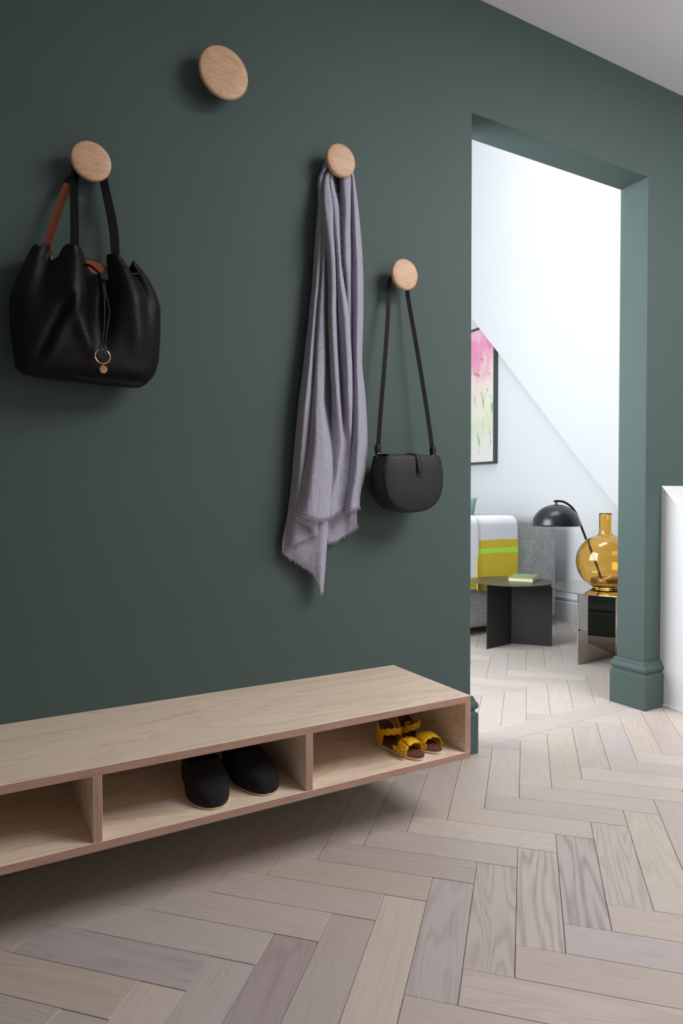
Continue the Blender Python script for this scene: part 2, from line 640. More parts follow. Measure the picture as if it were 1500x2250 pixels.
# sloping bulkhead under the upper stair, standing proud of the right wall
struct(G().prism([(0.28, 0.0), (1.03, 0.785), (1.361, 1.131), (2.036, 1.871), (2.267, 2.118), (3.9, 3.93), (3.9, 3.949), (0.125, 3.949), (0.125, 0.0)], 0, 3.452, XW).mk('wall_slope', WHITE))
# stair parapet against the green wall
struct(G().prism([(-0.001, 0.0), (-0.001, 0.882), (-0.779, 0.0)], 0, XP, 3.1).mk('wall_parapet', PARAWHITE))
struct(G().prism([(-0.002, 0.001), (-0.002, 0.012), (-0.76, 0.012), (-0.77, 0.001)], 0, XP - 0.006, XP).mk('trim_1', WHITE))

SK = [(0, 0), (.019, 0), (.019, .130), (.0165, .134), (.012, .137), (.0105, .141), (.0125, .1445), (.017, .148), (.0195, .154), (.0195, .160),
      (.0175, .166), (.0135, .1705), (.0115, .1725), (.0115, .177), (.009, .180), (.0075, .186), (0, .187)]


def skirting(name, path, mat, prof=SK):
    """path: list of (x,y); the profile is offset to the right of the path direction"""
    P = [Vector((*p, 0)) for p in path]
    rings = []
    for i, p in enumerate(P):
        def nr(a, b):
            d = (b - a).normalized()
            return Vector((d.y, -d.x, 0))
        if i == 0:
            m = nr(P[0], P[1])
        elif i == len(P) - 1:
            m = nr(P[-2], P[-1])
        else:
            n1, n2 = nr(P[i - 1], p), nr(p, P[i + 1])
            m = (n1 + n2).normalized()
            m = m / m.dot(n1)
        rings.append([p + m * o + Vector((0, 0, z)) for o, z in prof])
    n = len(prof)
    v = [q for r in rings for q in r]
    f = []
    for i in range(len(rings) - 1):
        for k in range(n):
            f.append((i * n + k, i * n + (k + 1) % n, (i + 1) * n + (k + 1) % n, (i + 1) * n + k))
    f.append(tuple(range(n)))
    f.append(tuple(range(len(rings) * n - 1, (len(rings) - 1) * n - 1, -1)))
    return struct(mk(name, v, f, mat))


skirting('baseboard_left', [(1.133, 0), (X1, 0), (X1, DEP), (0.9, DEP)], GREEN)
skirting('baseboard_right', [(XW, DEP), (X2, DEP), (X2, 0), (XP, 0)], GREEN)
skirting('baseboard_room', [(3.494, 3.9), (3.494, 0.42)], WHITE)
skirting('baseboard_back', [(-1.8, 0), (1.13, 0)], GREEN, [(0, 0), (.019, 0), (.019, .13), (.013, .137), (0, .14)])

# ------------------------------------------------------------------ herringbone floor
floor = struct(G().box(-1.9, 4.3, -3.5, 4.9, -0.05, -0.012).mk('floor', SUBFLOOR))
PW, PL, PT = 0.0898, 0.3592, 0.012


def clip_poly(poly, a, b, c):
    """keep a*x+b*y<=c"""
    out = []
    for i, p in enumerate(poly):
        q = poly[(i + 1) % len(poly)]
        dp, dq = a * p[0] + b * p[1] - c, a * q[0] + b * q[1] - c
        if dp <= 0:
            out.append(p)
        if (dp < 0 < dq) or (dq < 0 < dp):
            t = dp / (dp - dq)
            out.append((p[0] + (q[0] - p[0]) * t, p[1] + (q[1] - p[1]) * t))
    return out


def poly_area(p):
    return abs(sum(p[i][0] * p[(i + 1) % len(p)][1] - p[(i + 1) % len(p)][0] * p[i][1] for i in range(len(p)))) / 2


def plank_geo(poly, inset=0.0009):
    n = len(poly)
    cx, cy = sum(p[0] for p in poly) / n, sum(p[1] for p in poly) / n
    ins = []
    for x, y in poly:
        d = hypot(x - cx, y - cy)
        k = 1 - inset * 1.5 / max(d, 1e-6)
        ins.append((cx + (x - cx) * k, cy + (y - cy) * k))
    v = [(x, y, -PT) for x, y in poly] + [(x, y, -0.0010) for x, y in poly] + [(x, y, 0) for x, y in ins]
    f = [(i, (i + 1) % n, n + (i + 1) % n, n + i) for i in range(n)]
    f += [(n + i, n + (i + 1) % n, 2 * n + (i + 1) % n, 2 * n + i) for i in range(n)]
    f += [tuple(range(2 * n, 3 * n))]
    return v, f


gap = 0.0005
full = [(-PL / 2 + gap, -PW / 2 + gap), (PL / 2 - gap, -PW / 2 + gap), (PL / 2 - gap, PW / 2 - gap), (-PL / 2 + gap, PW / 2 - gap)]
pv, pf = plank_geo(full)
me_full = bpy.data.meshes.new('plank')
me_full.from_pydata(pv, [], pf)
me_full.materials.append(PLANK)
ea, eb = Vector((1, 1)) / sqrt(2), Vector((1, -1)) / sqrt(2)
rest = G()
n_planks = [0]
TONES = {}


def in_view(pts, m=0.06):
    for x, y in pts:
        p = Vector((x, y, 0)) - cam.location
        z = p.dot(fwd)
        if z < 0.2:
            continue
        u, v = p.dot(right) / z * 1459.8 / 1500, p.dot(upv) / z * 1459.8 / 2250
        if abs(u) < 0.5 + m and -0.5 - m < v < 0.5:
            return True
    return False


def add_plank(c, ang, clips, want, special=None):
    R = Matrix.Rotation(ang, 2)
    w = [Vector(c) + R @ Vector(p) for p in full]
    poly = [tuple(p) for p in w]
    clipped = False
    for a, b, cc in clips:
        q = clip_poly(poly, a, b, cc)
        if len(q) < 3:
            return
        if len(q) != len(poly) or any(hypot(q[i][0] - poly[i][0], q[i][1] - poly[i][1]) > 1e-7 for i in range(len(q))):
            clipped = True
        poly = q
    if poly_area(poly) < 2e-5:
        return
    key = (round(c[0], 2), round(c[1], 2))
    if want(poly) and n_planks[0] < 297:
        n_planks[0] += 1
        if clipped:
            loc = [tuple(R.transposed() @ (Vector(p) - Vector(c))) for p in poly]
            vv, ff = plank_geo(loc)
            me = bpy.data.meshes.new('plank')
            me.from_pydata(vv, [], ff)
            me.materials.append(PLANK)
        else:
            me = me_full
        o = bpy.data.objects.new('plank', me)
        COL.objects.link(o)
        o.parent = floor
        o.location = (c[0], c[1], 0)
        o.rotation_euler = (0, 0, ang)
        rr = random.Random(int(key[0] * 1000) * 7919 + int(key[1] * 1000))
        t = 1.0 + rr.uniform(-0.05, 0.045)
        o['tone'] = (t, t * rr.uniform(0.99, 1.008), t * rr.uniform(0.97, 1.03))
        o['grain'] = rr.choice([0.04, 0.08, 0.14, 0.25])
        if special:
            special(o, c, ang)
    else:
        vv, ff = plank_geo(poly)
        rest.add(vv, ff)


def herringbone(tl, bounds, clips, want, special=None):
    """tl: top-left corner of one plank that runs up and to the right"""
    x0, x1, y0, y1 = bounds
    O = Vector(tl)
    items = []
    for i in range(-60, 60):
        for j in range(-14, 14):
            o = O + (ea + eb) * PW * i + (ea - eb) * PW * 4 * j
            ca = o - ea * PL / 2 + eb * PW / 2
            cb = o + ea * PW * (-3.5) + eb * PW * 3
            for c, ang in ((ca, pi / 4), (cb, -pi / 4)):
                if x0 - .3 < c[0] < x1 + .3 and y0 - .3 < c[1] < y1 + .3:
                    items.append((c, ang))
    items.sort(key=lambda q: (q[0] - Vector((0, -1.68))).length)
    for c, ang in items:
        add_plank(tuple(c), ang, clips, want, special)


def special(o, c, ang):
    def near(x, y, r=0.02):
        return hypot(c[0] - x, c[1] - y) < r
    h = PL / 2 / sqrt(2)
    q = PW / 2 / sqrt(2)
    for (x, y), tone, grain in (((0.498, -.518), (0.80, 0.78, 0.84), .3), ((1.141, -.516), (1.0, .99, 1.02), .75), ((1.014, -.518), (1.0, .99, 1.0), .6),
                                ((1.269, -.514), (1.0, .99, 1.0), .9), ((1.269 + .127, -.512), (.98, .99, 1.0), .5), ((0.887, -.52), (.98, .98, .98), .35)):
        if ang > 0 and near(x - h + q, y - h - q, 0.035):
            o['tone'] = tone
            o['grain'] = grain


sk = 0.0356
# hall side, cut along the threshold board and the parapet
herringbone((1.141, -0.5155), (-1.5, XP, -3.0, 0.1),
            [(1, 0, XP - 0.0005), (-1, 0, 1.5), (-sk, 1, 0.0095 - sk * X1), (0, -1, 3.0)],
            lambda p: in_view(p) and not all(q[1] > -0.002 and (q[0] < X1 - .01 or q[0] > X2 + .01) for q in p) and not all(q[0] < -0.5 for q in p), special)
# sitting room side
herringbone((2.265, 0.455), (0.8, XW, 0.1, 3.4),
            [(1, 0, XW), (-1, 0, -0.8), (sk, -1, -(0.1035 - sk * X1)), (0, 1, 3.4)],
            lambda p: in_view(p, 0.0) and any((q[0]) > 1.43 + 0.80 * (q[1]) for q in p) and any(q[0] < 2.42 + 1.35 * (q[1] - .12) for q in p) and all(q[1] < 2.2 for q in p))
# threshold board across the doorway
tb = [(X1 - .02, 0.0105 - sk * .02), (X2 + .02, 0.0105 + sk * (X2 + .02 - X1)), (X2 + .02, 0.1025 + sk * (X2 + .02 - X1)), (X1 - .02, 0.1025 - sk * .02)]
vv, ff = plank_geo(tb)
o = mk('plank', vv, ff, PLANK, floor)
o['tone'] = (1.02, 1.01, 1.0)
o['grain'] = 0.15
ro = rest.mk('planks', PLANK, floor)
ro['kind'] = 'stuff'
ro['tone'] = (1.0, 1.0, 1.0)
ro['grain'] = 0.2
print('planks', n_planks[0])

# ------------------------------------------------------------------ plywood bench
XR, ZB, BD, BH, TK = 1.1283, 0.328, 0.3578, 0.1629, 0.0172
XL = -0.70
bench = thing('shoe_bench', 'long wall-hung birch plywood bench with open shoe compartments along the green wall', 'bench', (XL, 0, ZB - BH))


def board(name, x0, x1, y0, y1, z0, z1, axis, parent, label=None):
    """plywood board: veneer on the faces, ply layers on the visible edges"""
    o = G().box(x0, x1, y0, y1, z0, z1).mk(name, [BIRCH], parent)
    off = parent.location
    if axis == 2:
        em = mat_ply_edge('ply_edge_' + name, 2, z0 - off.z, z1 - z0)
    else:
        em = mat_ply_edge('ply_edge_' + name, 0, x0 - off.x, x1 - x0)
    o.data.materials.append(em)
    for p in o.data.polygons:
        nn = p.normal
        if abs(nn.y) > 0.5 or (axis == 2 and abs(nn.x) > 0.5) or (axis == 0 and abs(nn.z) > 0.5):
            p.material_index = 1
    bevel(o, 0.0007, 2)
    return o


board('top_board', XL, XR, -BD, -0.001, ZB - TK, ZB, 2, bench)
board('bottom_board', XL, XR, -BD, -0.020, ZB - BH, ZB - BH + TK, 2, bench)
zi0, zi1 = ZB - BH + TK, ZB - TK
board('side_panel', XR - TK, XR, -BD, -0.020, zi0, zi1, 0, bench)
board('side_panel', XL, XL + TK, -BD, -0.020, zi0, zi1, 0, bench)
for x in (-0.233, 0.219, 0.6713):
    board('divider', x - TK, x, -BD, -0.026, zi0, zi1, 0, bench)
xs = [XL + TK, -0.233 - TK, -0.233, 0.219 - TK, 0.219, 0.6713 - TK, 0.6713, XR - TK]
for a, b in zip(xs[::2], xs[1::2]):
    G().box(a, b, -0.026, -0.020, zi0, zi1).mk('back_panel', BIRCH, bench)
    # little angle cleats screwed into the far corner of each compartment
    cl = G()
    cl.box(b - 0.012, b - 0.0005, -0.17, -0.16, zi1 - 0.028, zi1 - 0.0005)
    cl.mk('cleat', BIRCH, bench)

# ------------------------------------------------------------------ wall dots
def wall_dot(loc, dia, label):
    t = thing('coat_hook', label, 'coat hook', loc, group='round oak coat hooks on the green wall')
    R = dia / 2
    th = 0.5 * (0.011 + R * 0.12)
    prof = [(0.0001, -0.060), (R * .6, -0.0598), (R * .90, -0.0590), (R * .965, -0.0575), (R * .995, -0.0545), (R, -0.0515), (R * .985, -0.0480),
            (R * .93, -0.0450), (R * .80, -0.0415), (R * .5, -0.0385), (0.0001, -0.0375)]
    G().lathe(prof, (0, 0, 0), 72, 1).mk('knob_face', OAKDOT, t, True, True)
    rs = 0.011 + R * .12
    G().lathe([(rs * .9, -0.0005), (rs * .85, -0.02), (rs * 0.95, -0.034), (rs * 1.3, -0.0400)], (0, 0, 0), 40, 1).mk('stem', OAKDOT, t, True, True)
    return t


wall_dot((0.579, 0, 1.911), 0.130, 'largest round oak coat hook, highest on the green wall with nothing hanging from it')
wall_dot((0.2595, 0, 1.613), 0.0895, 'round oak coat hook holding the straps of the big black tote bag')
wall_dot((0.917, 0, 1.774), 0.091, 'round oak coat hook holding the lilac grey scarf')
wall_dot((1.132, 0, 1.495), 0.0915, 'lowest round oak coat hook, holding the strap of the small saddle bag')

# ------------------------------------------------------------------ strap helper
def ribbon(path, wdir, w, t, n=40):
    """flat strap following path; wdir(i)->width direction"""
    P = spline(path, n)
    g = G()
    rows = []
    for i, p in enumerate(P):
        tg = (P[min(i + 1, n - 1)] - P[max(i - 1, 0)]).normalized()
        wd = wdir(i / (n - 1)) if callable(wdir) else Vector(wdir)
        wd = (wd - tg * wd.dot(tg)).normalized()
        nn = tg.cross(wd)
        rows.append([p + wd * w / 2 * a + nn * t / 2 * b for a, b in ((-1, -1), (1, -1), (1, 1), (-1, 1), (-1, -1))])
    g.grid(rows)
    g.f.append((0, 1, 2, 3))
    m = (n - 1) * 5
    g.f.append((m, m + 1, m + 2, m + 3))
    g.mi += [0, 0]
    return g


# ------------------------------------------------------------------ black tote bag
tote = thing('tote_bag', 'big black grained leather drawstring tote bag hanging by its straps at the left', 'bag', (0.25, -0.07, 1.11))
LE = [(1.105, .118), (1.115, .101), (1.125, .0965), (1.147, .094), (1.205, .088), (1.253, .086), (1.282, .089), (1.323, .103), (1.364, .121), (1.394, .135), (1.42, .142)]
RE = [(1.100, .355), (1.106, .368), (1.112, .376), (1.128, .390), (1.141, .397), (1.168, .404), (1.222, .408), (1.292, .409), (1.328, .398), (1.357, .383), (1.38, .364), (1.396, .348), (1.42, .335)]
FT = [(0.0, 1.390), (.04, 1.393), (.065, 1.386), (.085, 1.398), (.150, 1.396), (.172, 1.375), (.19, 1.360), (.235, 1.366), (.26, 1.386), (.28, 1.391), (.42, 1.389), (.445, 1.380), (.46, 1.355), (.50, 1.348), (.56, 1.349), (.625, 1.352),
      (.65, 1.380), (.665, 1.386), (.82, 1.381), (.838, 1.374), (.85, 1.358), (.88, 1.362), (.93, 1.385), (1.0, 1.396)]
BT = [(0.0, 1.392), (.06, 1.398), (.09, 1.404), (.18, 1.402), (.22, 1.388), (.30, 1.386), (.42, 1.404), (.6, 1.402), (.7, 1.396), (.8, 1.378), (.93, 1.385), (1.0, 1.396)]


def gauss(x, m, s):
    return math.exp(-((x - m) / s) ** 2)


def tote_pt(s, t, front):
    """s across 0..1, t up 0..1"""
    zt = interp(FT if front else BT, s)
    zb = 1.113 - 0.011 * s + (0.012 * (1 - smoothstep(0, .05, s)))
    z = zb + (zt - zb) * t
    xl, xr = interp(LE, z), interp(RE, z)
    x = xl + (xr - xl) * s
    e = (1 - abs(2 * s - 1) ** 3.2) ** 0.55 if 0 < s < 1 else 0.0
    zz = (z - 1.11) / 0.28
    if front:
        d = 0.070 + (0.060 + 0.018 * math.sin(pi * min(1, max(0, zz * 1.05))) - 0.026 * smoothstep(.6, 1, zz)) * e
        up = smoothstep(.25, 1.0, zz)
        # two tall pleats that rise into tubes, hollow between them
        d += up * (0.030 * gauss(s, .35 + .02 * (1 - zz), .080) + 0.030 * gauss(s, .735, .080))
        d -= smoothstep(.12, .55, zz) * (0.042 * gauss(s, .545, .080))
        d -= up * 0.022 * (gauss(s, .17, .06) + gauss(s, .86, .05))
        # lower belly curve sweeping from the left pleat under the hollow
        cx = .36 + .14 * (1 - zz) ** 2 * 1.6
        d += 0.010 * gauss(s, cx - .03, .05) * smoothstep(.05, .3, zz) * (1 - smoothstep(.5, .8, zz))
        d += 0.012 * gauss(s, .80, .07) * smoothstep(.1, .35, zz) * (1 - smoothstep(.55, .85, zz))
        # crease from the lower left corner
        d -= 0.008 * gauss(s, .10 + .42 * zz, .035) * smoothstep(.05, .2, zz) * (1 - smoothstep(.45, .7, zz))
        d += 0.006 * gauss(s, .16 + .42 * zz, .045) * smoothstep(.05, .2, zz) * (1 - smoothstep(.45, .7, zz))
        d -= 0.040 * (1 - smoothstep(0, .10, zz)) ** 2 * e
        y = -d
    else:
        d = 0.070 - 0.052 * e
        d += 0.02 * (1 - smoothstep(0, .08, zz)) * e
        d += up2(s, zz)
        y = -d
    return (x, y, z)


def up2(s, zz):
    return smoothstep(.7, 1, zz) * (0.018 * gauss(s, .135, .05) + 0.0 * s)


NS, NT = 150, 70
g = G()
rows = []
for j in range(NT + 1):
    t = j / NT
    rows.append([tote_pt(0.5 - 0.5 * cos(pi * i / NS), t, True) for i in range(NS + 1)])
g.grid(rows)
rows2 = []
for j in range(NT + 1):
    t = j / NT
    rows2.append([tote_pt(0.5 - 0.5 * cos(pi * i / NS), t, False) for i in range(NS + 1)])
g.grid(rows2)
# base joining the lower edges
g.grid([rows[0], rows2[0]])
body = weld(g.mk('body', BLACK_GRAIN, tote, True), 1e-5)
solid(body, 0.0022, 0.0)
# tan lining, just inside the back
lr = []
for j in range(20):
    t = .55 + .445 * j / 19
    lr.append([tuple(Vector(tote_pt(.06 + .88 * i / 60, t, False)) + Vector((0, -0.0022, -0.001))) for i in range(61)])
lin = G().grid(lr).mk('lining', TAN, tote, True)
lin['label'] = 'tan lining strip showing inside the bag mouth'
# straps: the front one in black, the rear one showing its tan inner side
BK = Vector((0.2595, -0.022, 1.613))
top = [(0.2335, -0.020, 1.612), (0.247, -0.020, 1.628), (0.262, -0.020, 1.6325), (0.277, -0.020, 1.627), (0.288, -0.020, 1.611)]
path = [(0.2115, -0.116, 1.350), (0.2140, -0.110, 1.400), (0.2190, -0.078, 1.48), (0.2240, -0.042, 1.56)] + top + \
       [(0.2945, -0.042, 1.555), (0.3025, -0.078, 1.47), (0.3010, -0.108, 1.40), (0.2985, -0.114, 1.350)]


def wd_front(u):
    a = smoothstep(.34, .42, u) * (1 - smoothstep(.58, .66, u))
    return Vector((1 - a, -a * 1.0 - 0.1, 0)).normalized() if a < .5 else Vector((1 - a, -1, 0)).normalized()


st = ribbon(path, lambda u: Vector((1, -0.25, 0)) if (u < .36 or u > .62) else Vector((0.25, -1, 0)), 0.0175, 0.0035, 90).mk('strap', BLACK_GRAIN, tote)
path = [(0.166, -0.052, 1.385), (0.1665, -0.050, 1.41), (0.188, -0.044, 1.485), (0.212, -0.036, 1.56), (0.2325, -0.034, 1.607), (0.246, -0.034, 1.6245), (0.262, -0.034, 1.630),
        (0.275, -0.034, 1.6235), (0.2835, -0.034, 1.605), (0.2955, -0.034, 1.55), (0.3095, -0.034, 1.47), (0.3150, -0.034, 1.372)]
st2 = ribbon(path, lambda u: Vector((1, -0.4, 0.25)) if (u < .30) else (Vector((0.25, -1, 0)) if u < .68 else Vector((1, -.2, 0))), 0.0165, 0.003, 90)
st2.mi = [0 if (q // 4) < 24 else 1 for q in range(len(st2.f))]
st2 = st2.mk('strap', [TAN, BLACK_GRAIN], tote)
st2['label'] = 'rear strap showing its tan inner side'
# eyelets, drawstring, slider, ring and disc charm
for c, nn in (((0.1375, -0.0785, 1.372), (-.5, -1, 0)), ((0.273, -0.125, 1.357), (.5, -1, 0)), ((0.361, -0.082, 1.366), (.6, -1, 0))):
    z = Vector(nn).normalized()
    x = z.cross(Vector((0, 0, 1))).normalized()
    yv = z.cross(x)
    c = Vector(c) + z * 0.002
    ring = [c + x * 0.0048 * cos(a * pi / 9) + yv * 0.0048 * sin(a * pi / 9) for a in range(19)]
    G().tube(ring, 0.0012, 8, False).mk('eyelet', plain('dark_nickel', srgb(70, 66, 64), .3, 1.0), tote, True)
for pts, n_, r_ in (([(0.230, -0.120, 1.350), (0.240, -0.128, 1.351), (0.2520, -0.140, 1.340), (0.262, -0.150, 1.325)], 18, .0026),
                    ([(0.278, -0.124, 1.352), (0.274, -0.140, 1.345), (0.271, -0.150, 1.325)], 12, .0026),
                    ([(0.1435, -0.080, 1.371), (0.157, -0.070, 1.370), (0.172, -0.076, 1.361), (0.190, -0.098, 1.353)], 16, .0026),
                    ([(0.322, -0.108, 1.357), (0.336, -0.098, 1.356), (0.350, -0.092, 1.360), (0.360, -0.086, 1.366)], 14, .0026)):
    G().tube(spline(pts, n_), r_, 10).mk('drawstring', BLACK_GRAIN, tote, True)
for dx in (-0.0032, 0.0032):
    G().tube(spline([(0.2665 + dx, -0.151, 1.322), (0.2675 + dx * .5, -0.156, 1.29), (0.2715 + dx * 1.5, -0.160, 1.25), (0.268 + dx, -0.162, 1.21), (0.262 + dx, -0.162, 1.165)], 30), 0.0024, 10).mk('drawstring_end', BLACK_GRAIN, tote, True)
sl = G().box(.2585, .2755, -.1585, -.146, 1.315, 1.330).mk('cord_slider', BLACK_GRAIN, tote)
bevel(sl, .002, 3)
for sx in (-1, 1):
    ta = G().add([(0.262 + sx * .001, -.1665, 1.172), (0.262 + sx * .0065, -.1665, 1.172), (0.262 + sx * .0105, -.1665, 1.150), (0.262 + sx * .0010, -.1665, 1.150),
           (0.262 + sx * .001, -.1605, 1.172), (0.262 + sx * .0065, -.1605, 1.172), (0.262 + sx * .0105, -.1605, 1.150), (0.262 + sx * .0010, -.1605, 1.150)],
          [(0, 1, 2, 3), (4, 5, 6, 7), (0, 1, 5, 4), (1, 2, 6, 5), (2, 3, 7, 6), (3, 0, 4, 7)]).mk('cord_tab', BLACK_SMOOTH, tote)
    bevel(ta, .0008, 2)
rc = Vector((0.2610, -0.1645, 1.1475))
ring = [rc + Vector((0.0155 * cos(a), 0, 0.0155 * sin(a))) for a in [i * 2 * pi / 48 for i in range(49)]]
G().tube(ring, 0.0017, 12, False).mk('ring', GOLD, tote, True)
charm = G().lathe([(0.0001, -.1672), (.0078, -.1670), (.0086, -.1660), (.0086, -.1640), (.0078, -.1630), (.0001, -.1628)], (0.2625, 0, 1.1195), 40, 1).mk('disc_charm', GOLD, tote)
G().tube([rc + Vector((0.0008, 0, -0.0165)) + Vector((0, .003 * cos(a), .003 * sin(a) - .001)) for a in [i * 2 * pi / 20 for i in range(21)]], 0.0007, 8, False).mk('jump_ring', GOLD, tote, True)

# ------------------------------------------------------------------ saddle bag
sad = thing('saddle_bag', 'small smooth black leather saddle bag with a long thin strap and rounded flap', 'bag', (1.12, -0.06, 0.79))


def dshape(cx, w, ztop, zbot, n=64, k=2.35, tilt=0.0):
    """rounded saddle outline, flat on top: list of (x,z)"""
    out = []
    h = ztop - zbot
    for i in range(n + 1):
        a = pi * i / n
        c, s_ = cos(a), sin(a)
        x = abs(c) ** (2 / k) * (1 if c >= 0 else -1)
        z = abs(s_) ** (2 / 2.25)
        bulge = 1.0 + 0.055 * sin(pi * min(1, z * 1.1))
        out.append((cx + w / 2 * x * (bulge if z < .9 else 1.0) * (1.0), ztop - h * z))
    return out


def flapout(x0, x1, ztop, zbot, y):
    # outline measured off the bag: widening sides then a round base
    cx, w, h = (x0 + x1) / 2, x1 - x0, ztop - zbot
    prof = [(-.445, 0), (-.47, .10), (-.495, .25), (-.50, .42), (-.485, .58), (-.44, .73), (-.36, .86), (-.24, .95), (-.10, .99), (.0, 1.0),
            (.12, .99), (.26, .95), (.37, .87), (.445, .74), (.49, .58), (.505, .42), (.50, .25), (.475, .10), (.45, 0)]
    P = spline([(cx + a * w, y, ztop - b * h) for a, b in prof], 73)
    return P


yb, yf = -0.036, -0.110
back = flapout(1.022, 1.226, 0.956, 0.796, yb)
front = flapout(1.022, 1.226, 0.956, 0.796, yf)
g = G()
loops = []
for k in range(7):
    t = k / 6
    y = yb + (yf - yb) * t
    bul = 1 + 0.02 * sin(pi * t)
    cx, cz = 1.124, 0.885
    loops.append([(cx + (p.x - cx) * bul, y, cz + (p.z - cz) * bul) for p in back])
g.grid(loops)
n = len(back)
# top strip and the two faces
g.grid([[(l[0][0] + (l[-1][0] - l[0][0]) * i / 20, l[0][1], l[0][2] + 0.002 * sin(pi * i / 20)) for i in range(21)] for l in loops])
for L, sgn in ((loops[0], 1), (loops[-1], -1)):
    base = len(g.v)
    g.add(L, [tuple(range(n))])
sbody = weld(g.mk('body', BLACK_SMOOTH, sad, True), 1e-5)
bevel(sbody, 0.0015, 2, 60)
# flap: over the top and down the front, slightly domed
g = G()
NR = 44
fl = flapout(1.0215, 1.2275, 0.9585, 0.8005, 0)
cx, cz = 1.1245, 0.8995
im = len(fl) // 2
LS, RS = fl[:im + 1], fl[:im - 1:-1]


def edge_x(side, z):
    for p, q in zip(side, side[1:]):
        if q.z <= z <= p.z + 1e-9:
            return p.x + (q.x - p.x) * (p.z - z) / max(p.z - q.z, 1e-9)
    return side[-1].x


rows = []
for r in range(NR + 1):
    t = sin(pi / 2 * r / NR)
    z = 0.9585 - (0.9585 - 0.8005) * t
    xa, xb = edge_x(LS, z), edge_x(RS, z)
    row = []
    for i in range(45):
        q = 0.5 - 0.5 * cos(pi * i / 44)
        x = xa + (xb - xa) * q
        dx = (x - cx) / .105
        dz = (z - .885) / .088
        d = max(0.0, 1 - (abs(dx) ** 2.6 + abs(dz) ** 2.6))
        row.append((x, yf - .003 - .011 * d ** .7, z))
    rows.append(row)
g.grid(rows)
flap = weld(g.mk('flap', BLACK_SMOOTH, sad, True), 1e-5)
solid(flap, 0.003, -1)
g = G()
tl, tr = fl[0], fl[-1]
rr = []
for k, (y, z) in enumerate([(yf - .0032, .9560), (yf - .0015, .9600), (yf + .006, .9625), (-.075, .9628), (-.05, .9615), (-.037, .9585), (-.033, .950)]):
    rr.append([(tl.x + .001 + (tr.x - tl.x - .002) * i / 20, y, z) for i in range(21)])
ft = g.grid(rr).mk('flap_top', BLACK_SMOOTH, sad, True)
solid(ft, 0.002)
# stitched edge line and closing tab with its keeper
edge = [Vector((cx + (p.x - cx) * .965, yf - 0.0075, cz + (p.z - cz) * .965)) for p in fl]
G().tube(edge, 0.0005, 5).mk('seam', plain('black_thread', srgb(18, 18, 20), .8), sad, True)
tab = ribbon([(1.128, -.060, .9645), (1.130, -.100, .9655), (1.1325, yf - .0075, .958), (1.134, yf - .0130, .940), (1.135, yf - .0175, .917), (1.135, yf - .0185, .909)], (1, 0, 0), .0165, .003, 30).mk('closing_tab', BLACK_SMOOTH, sad, True)
kp = G().box(1.1265, 1.1435, yf - .0215, yf - .0160, .9165, .9215)
kp.box(1.1265, 1.1435, yf - .0178, yf - .0150, .9005, .9030)
bevel(kp.mk('tab_keeper', BLACK_SMOOTH, sad), .0008, 2)
# strap with its end loops and rings
path = [(1.030, -.068, .972), (1.0375, -.066, 1.06), (1.055, -.060, 1.20), (1.0775, -.046, 1.36), (1.092, -.028, 1.455), (1.104, -.024, 1.492), (1.116, -.024, 1.5095), (1.132, -.024, 1.5145), (1.148, -.024, 1.508),
        (1.157, -.026, 1.48), (1.163, -.032, 1.42), (1.176, -.044, 1.32), (1.199, -.058, 1.16), (1.2175, -.066, 1.03), (1.2245, -.068, .972)]


def wds(u):
    if u < .30:
        return Vector((1, -.75 + .9 * u, 0))
    if u < .62:
        return Vector((.18, -1, 0))
    return Vector((1, -.9 + 1.0 * (u - .62), 0))


ribbon(path, wds, 0.0125, 0.0022, 140).mk('strap', BLACK_SMOOTH, sad)
for x, dx in ((1.0285, 1), (1.2245, -1)):
    lp = ribbon([(x, -.074, .992), (x, -.0745, .978), (x, -.070, .962), (x, -.064, .978), (x, -.0635, .992)], (1, 0, 0), .0145, .0022, 24).mk('strap_loop', BLACK_SMOOTH, sad, True)
    c = Vector((x + .002 * dx, -.072, .9590))
    G().tube([c + Vector((.0065 * cos(a), -.002 * sin(a), .0065 * sin(a))) for a in [i * 2 * pi / 24 for i in range(25)]], .0011, 8, False).mk('ring', GOLD, sad, True)

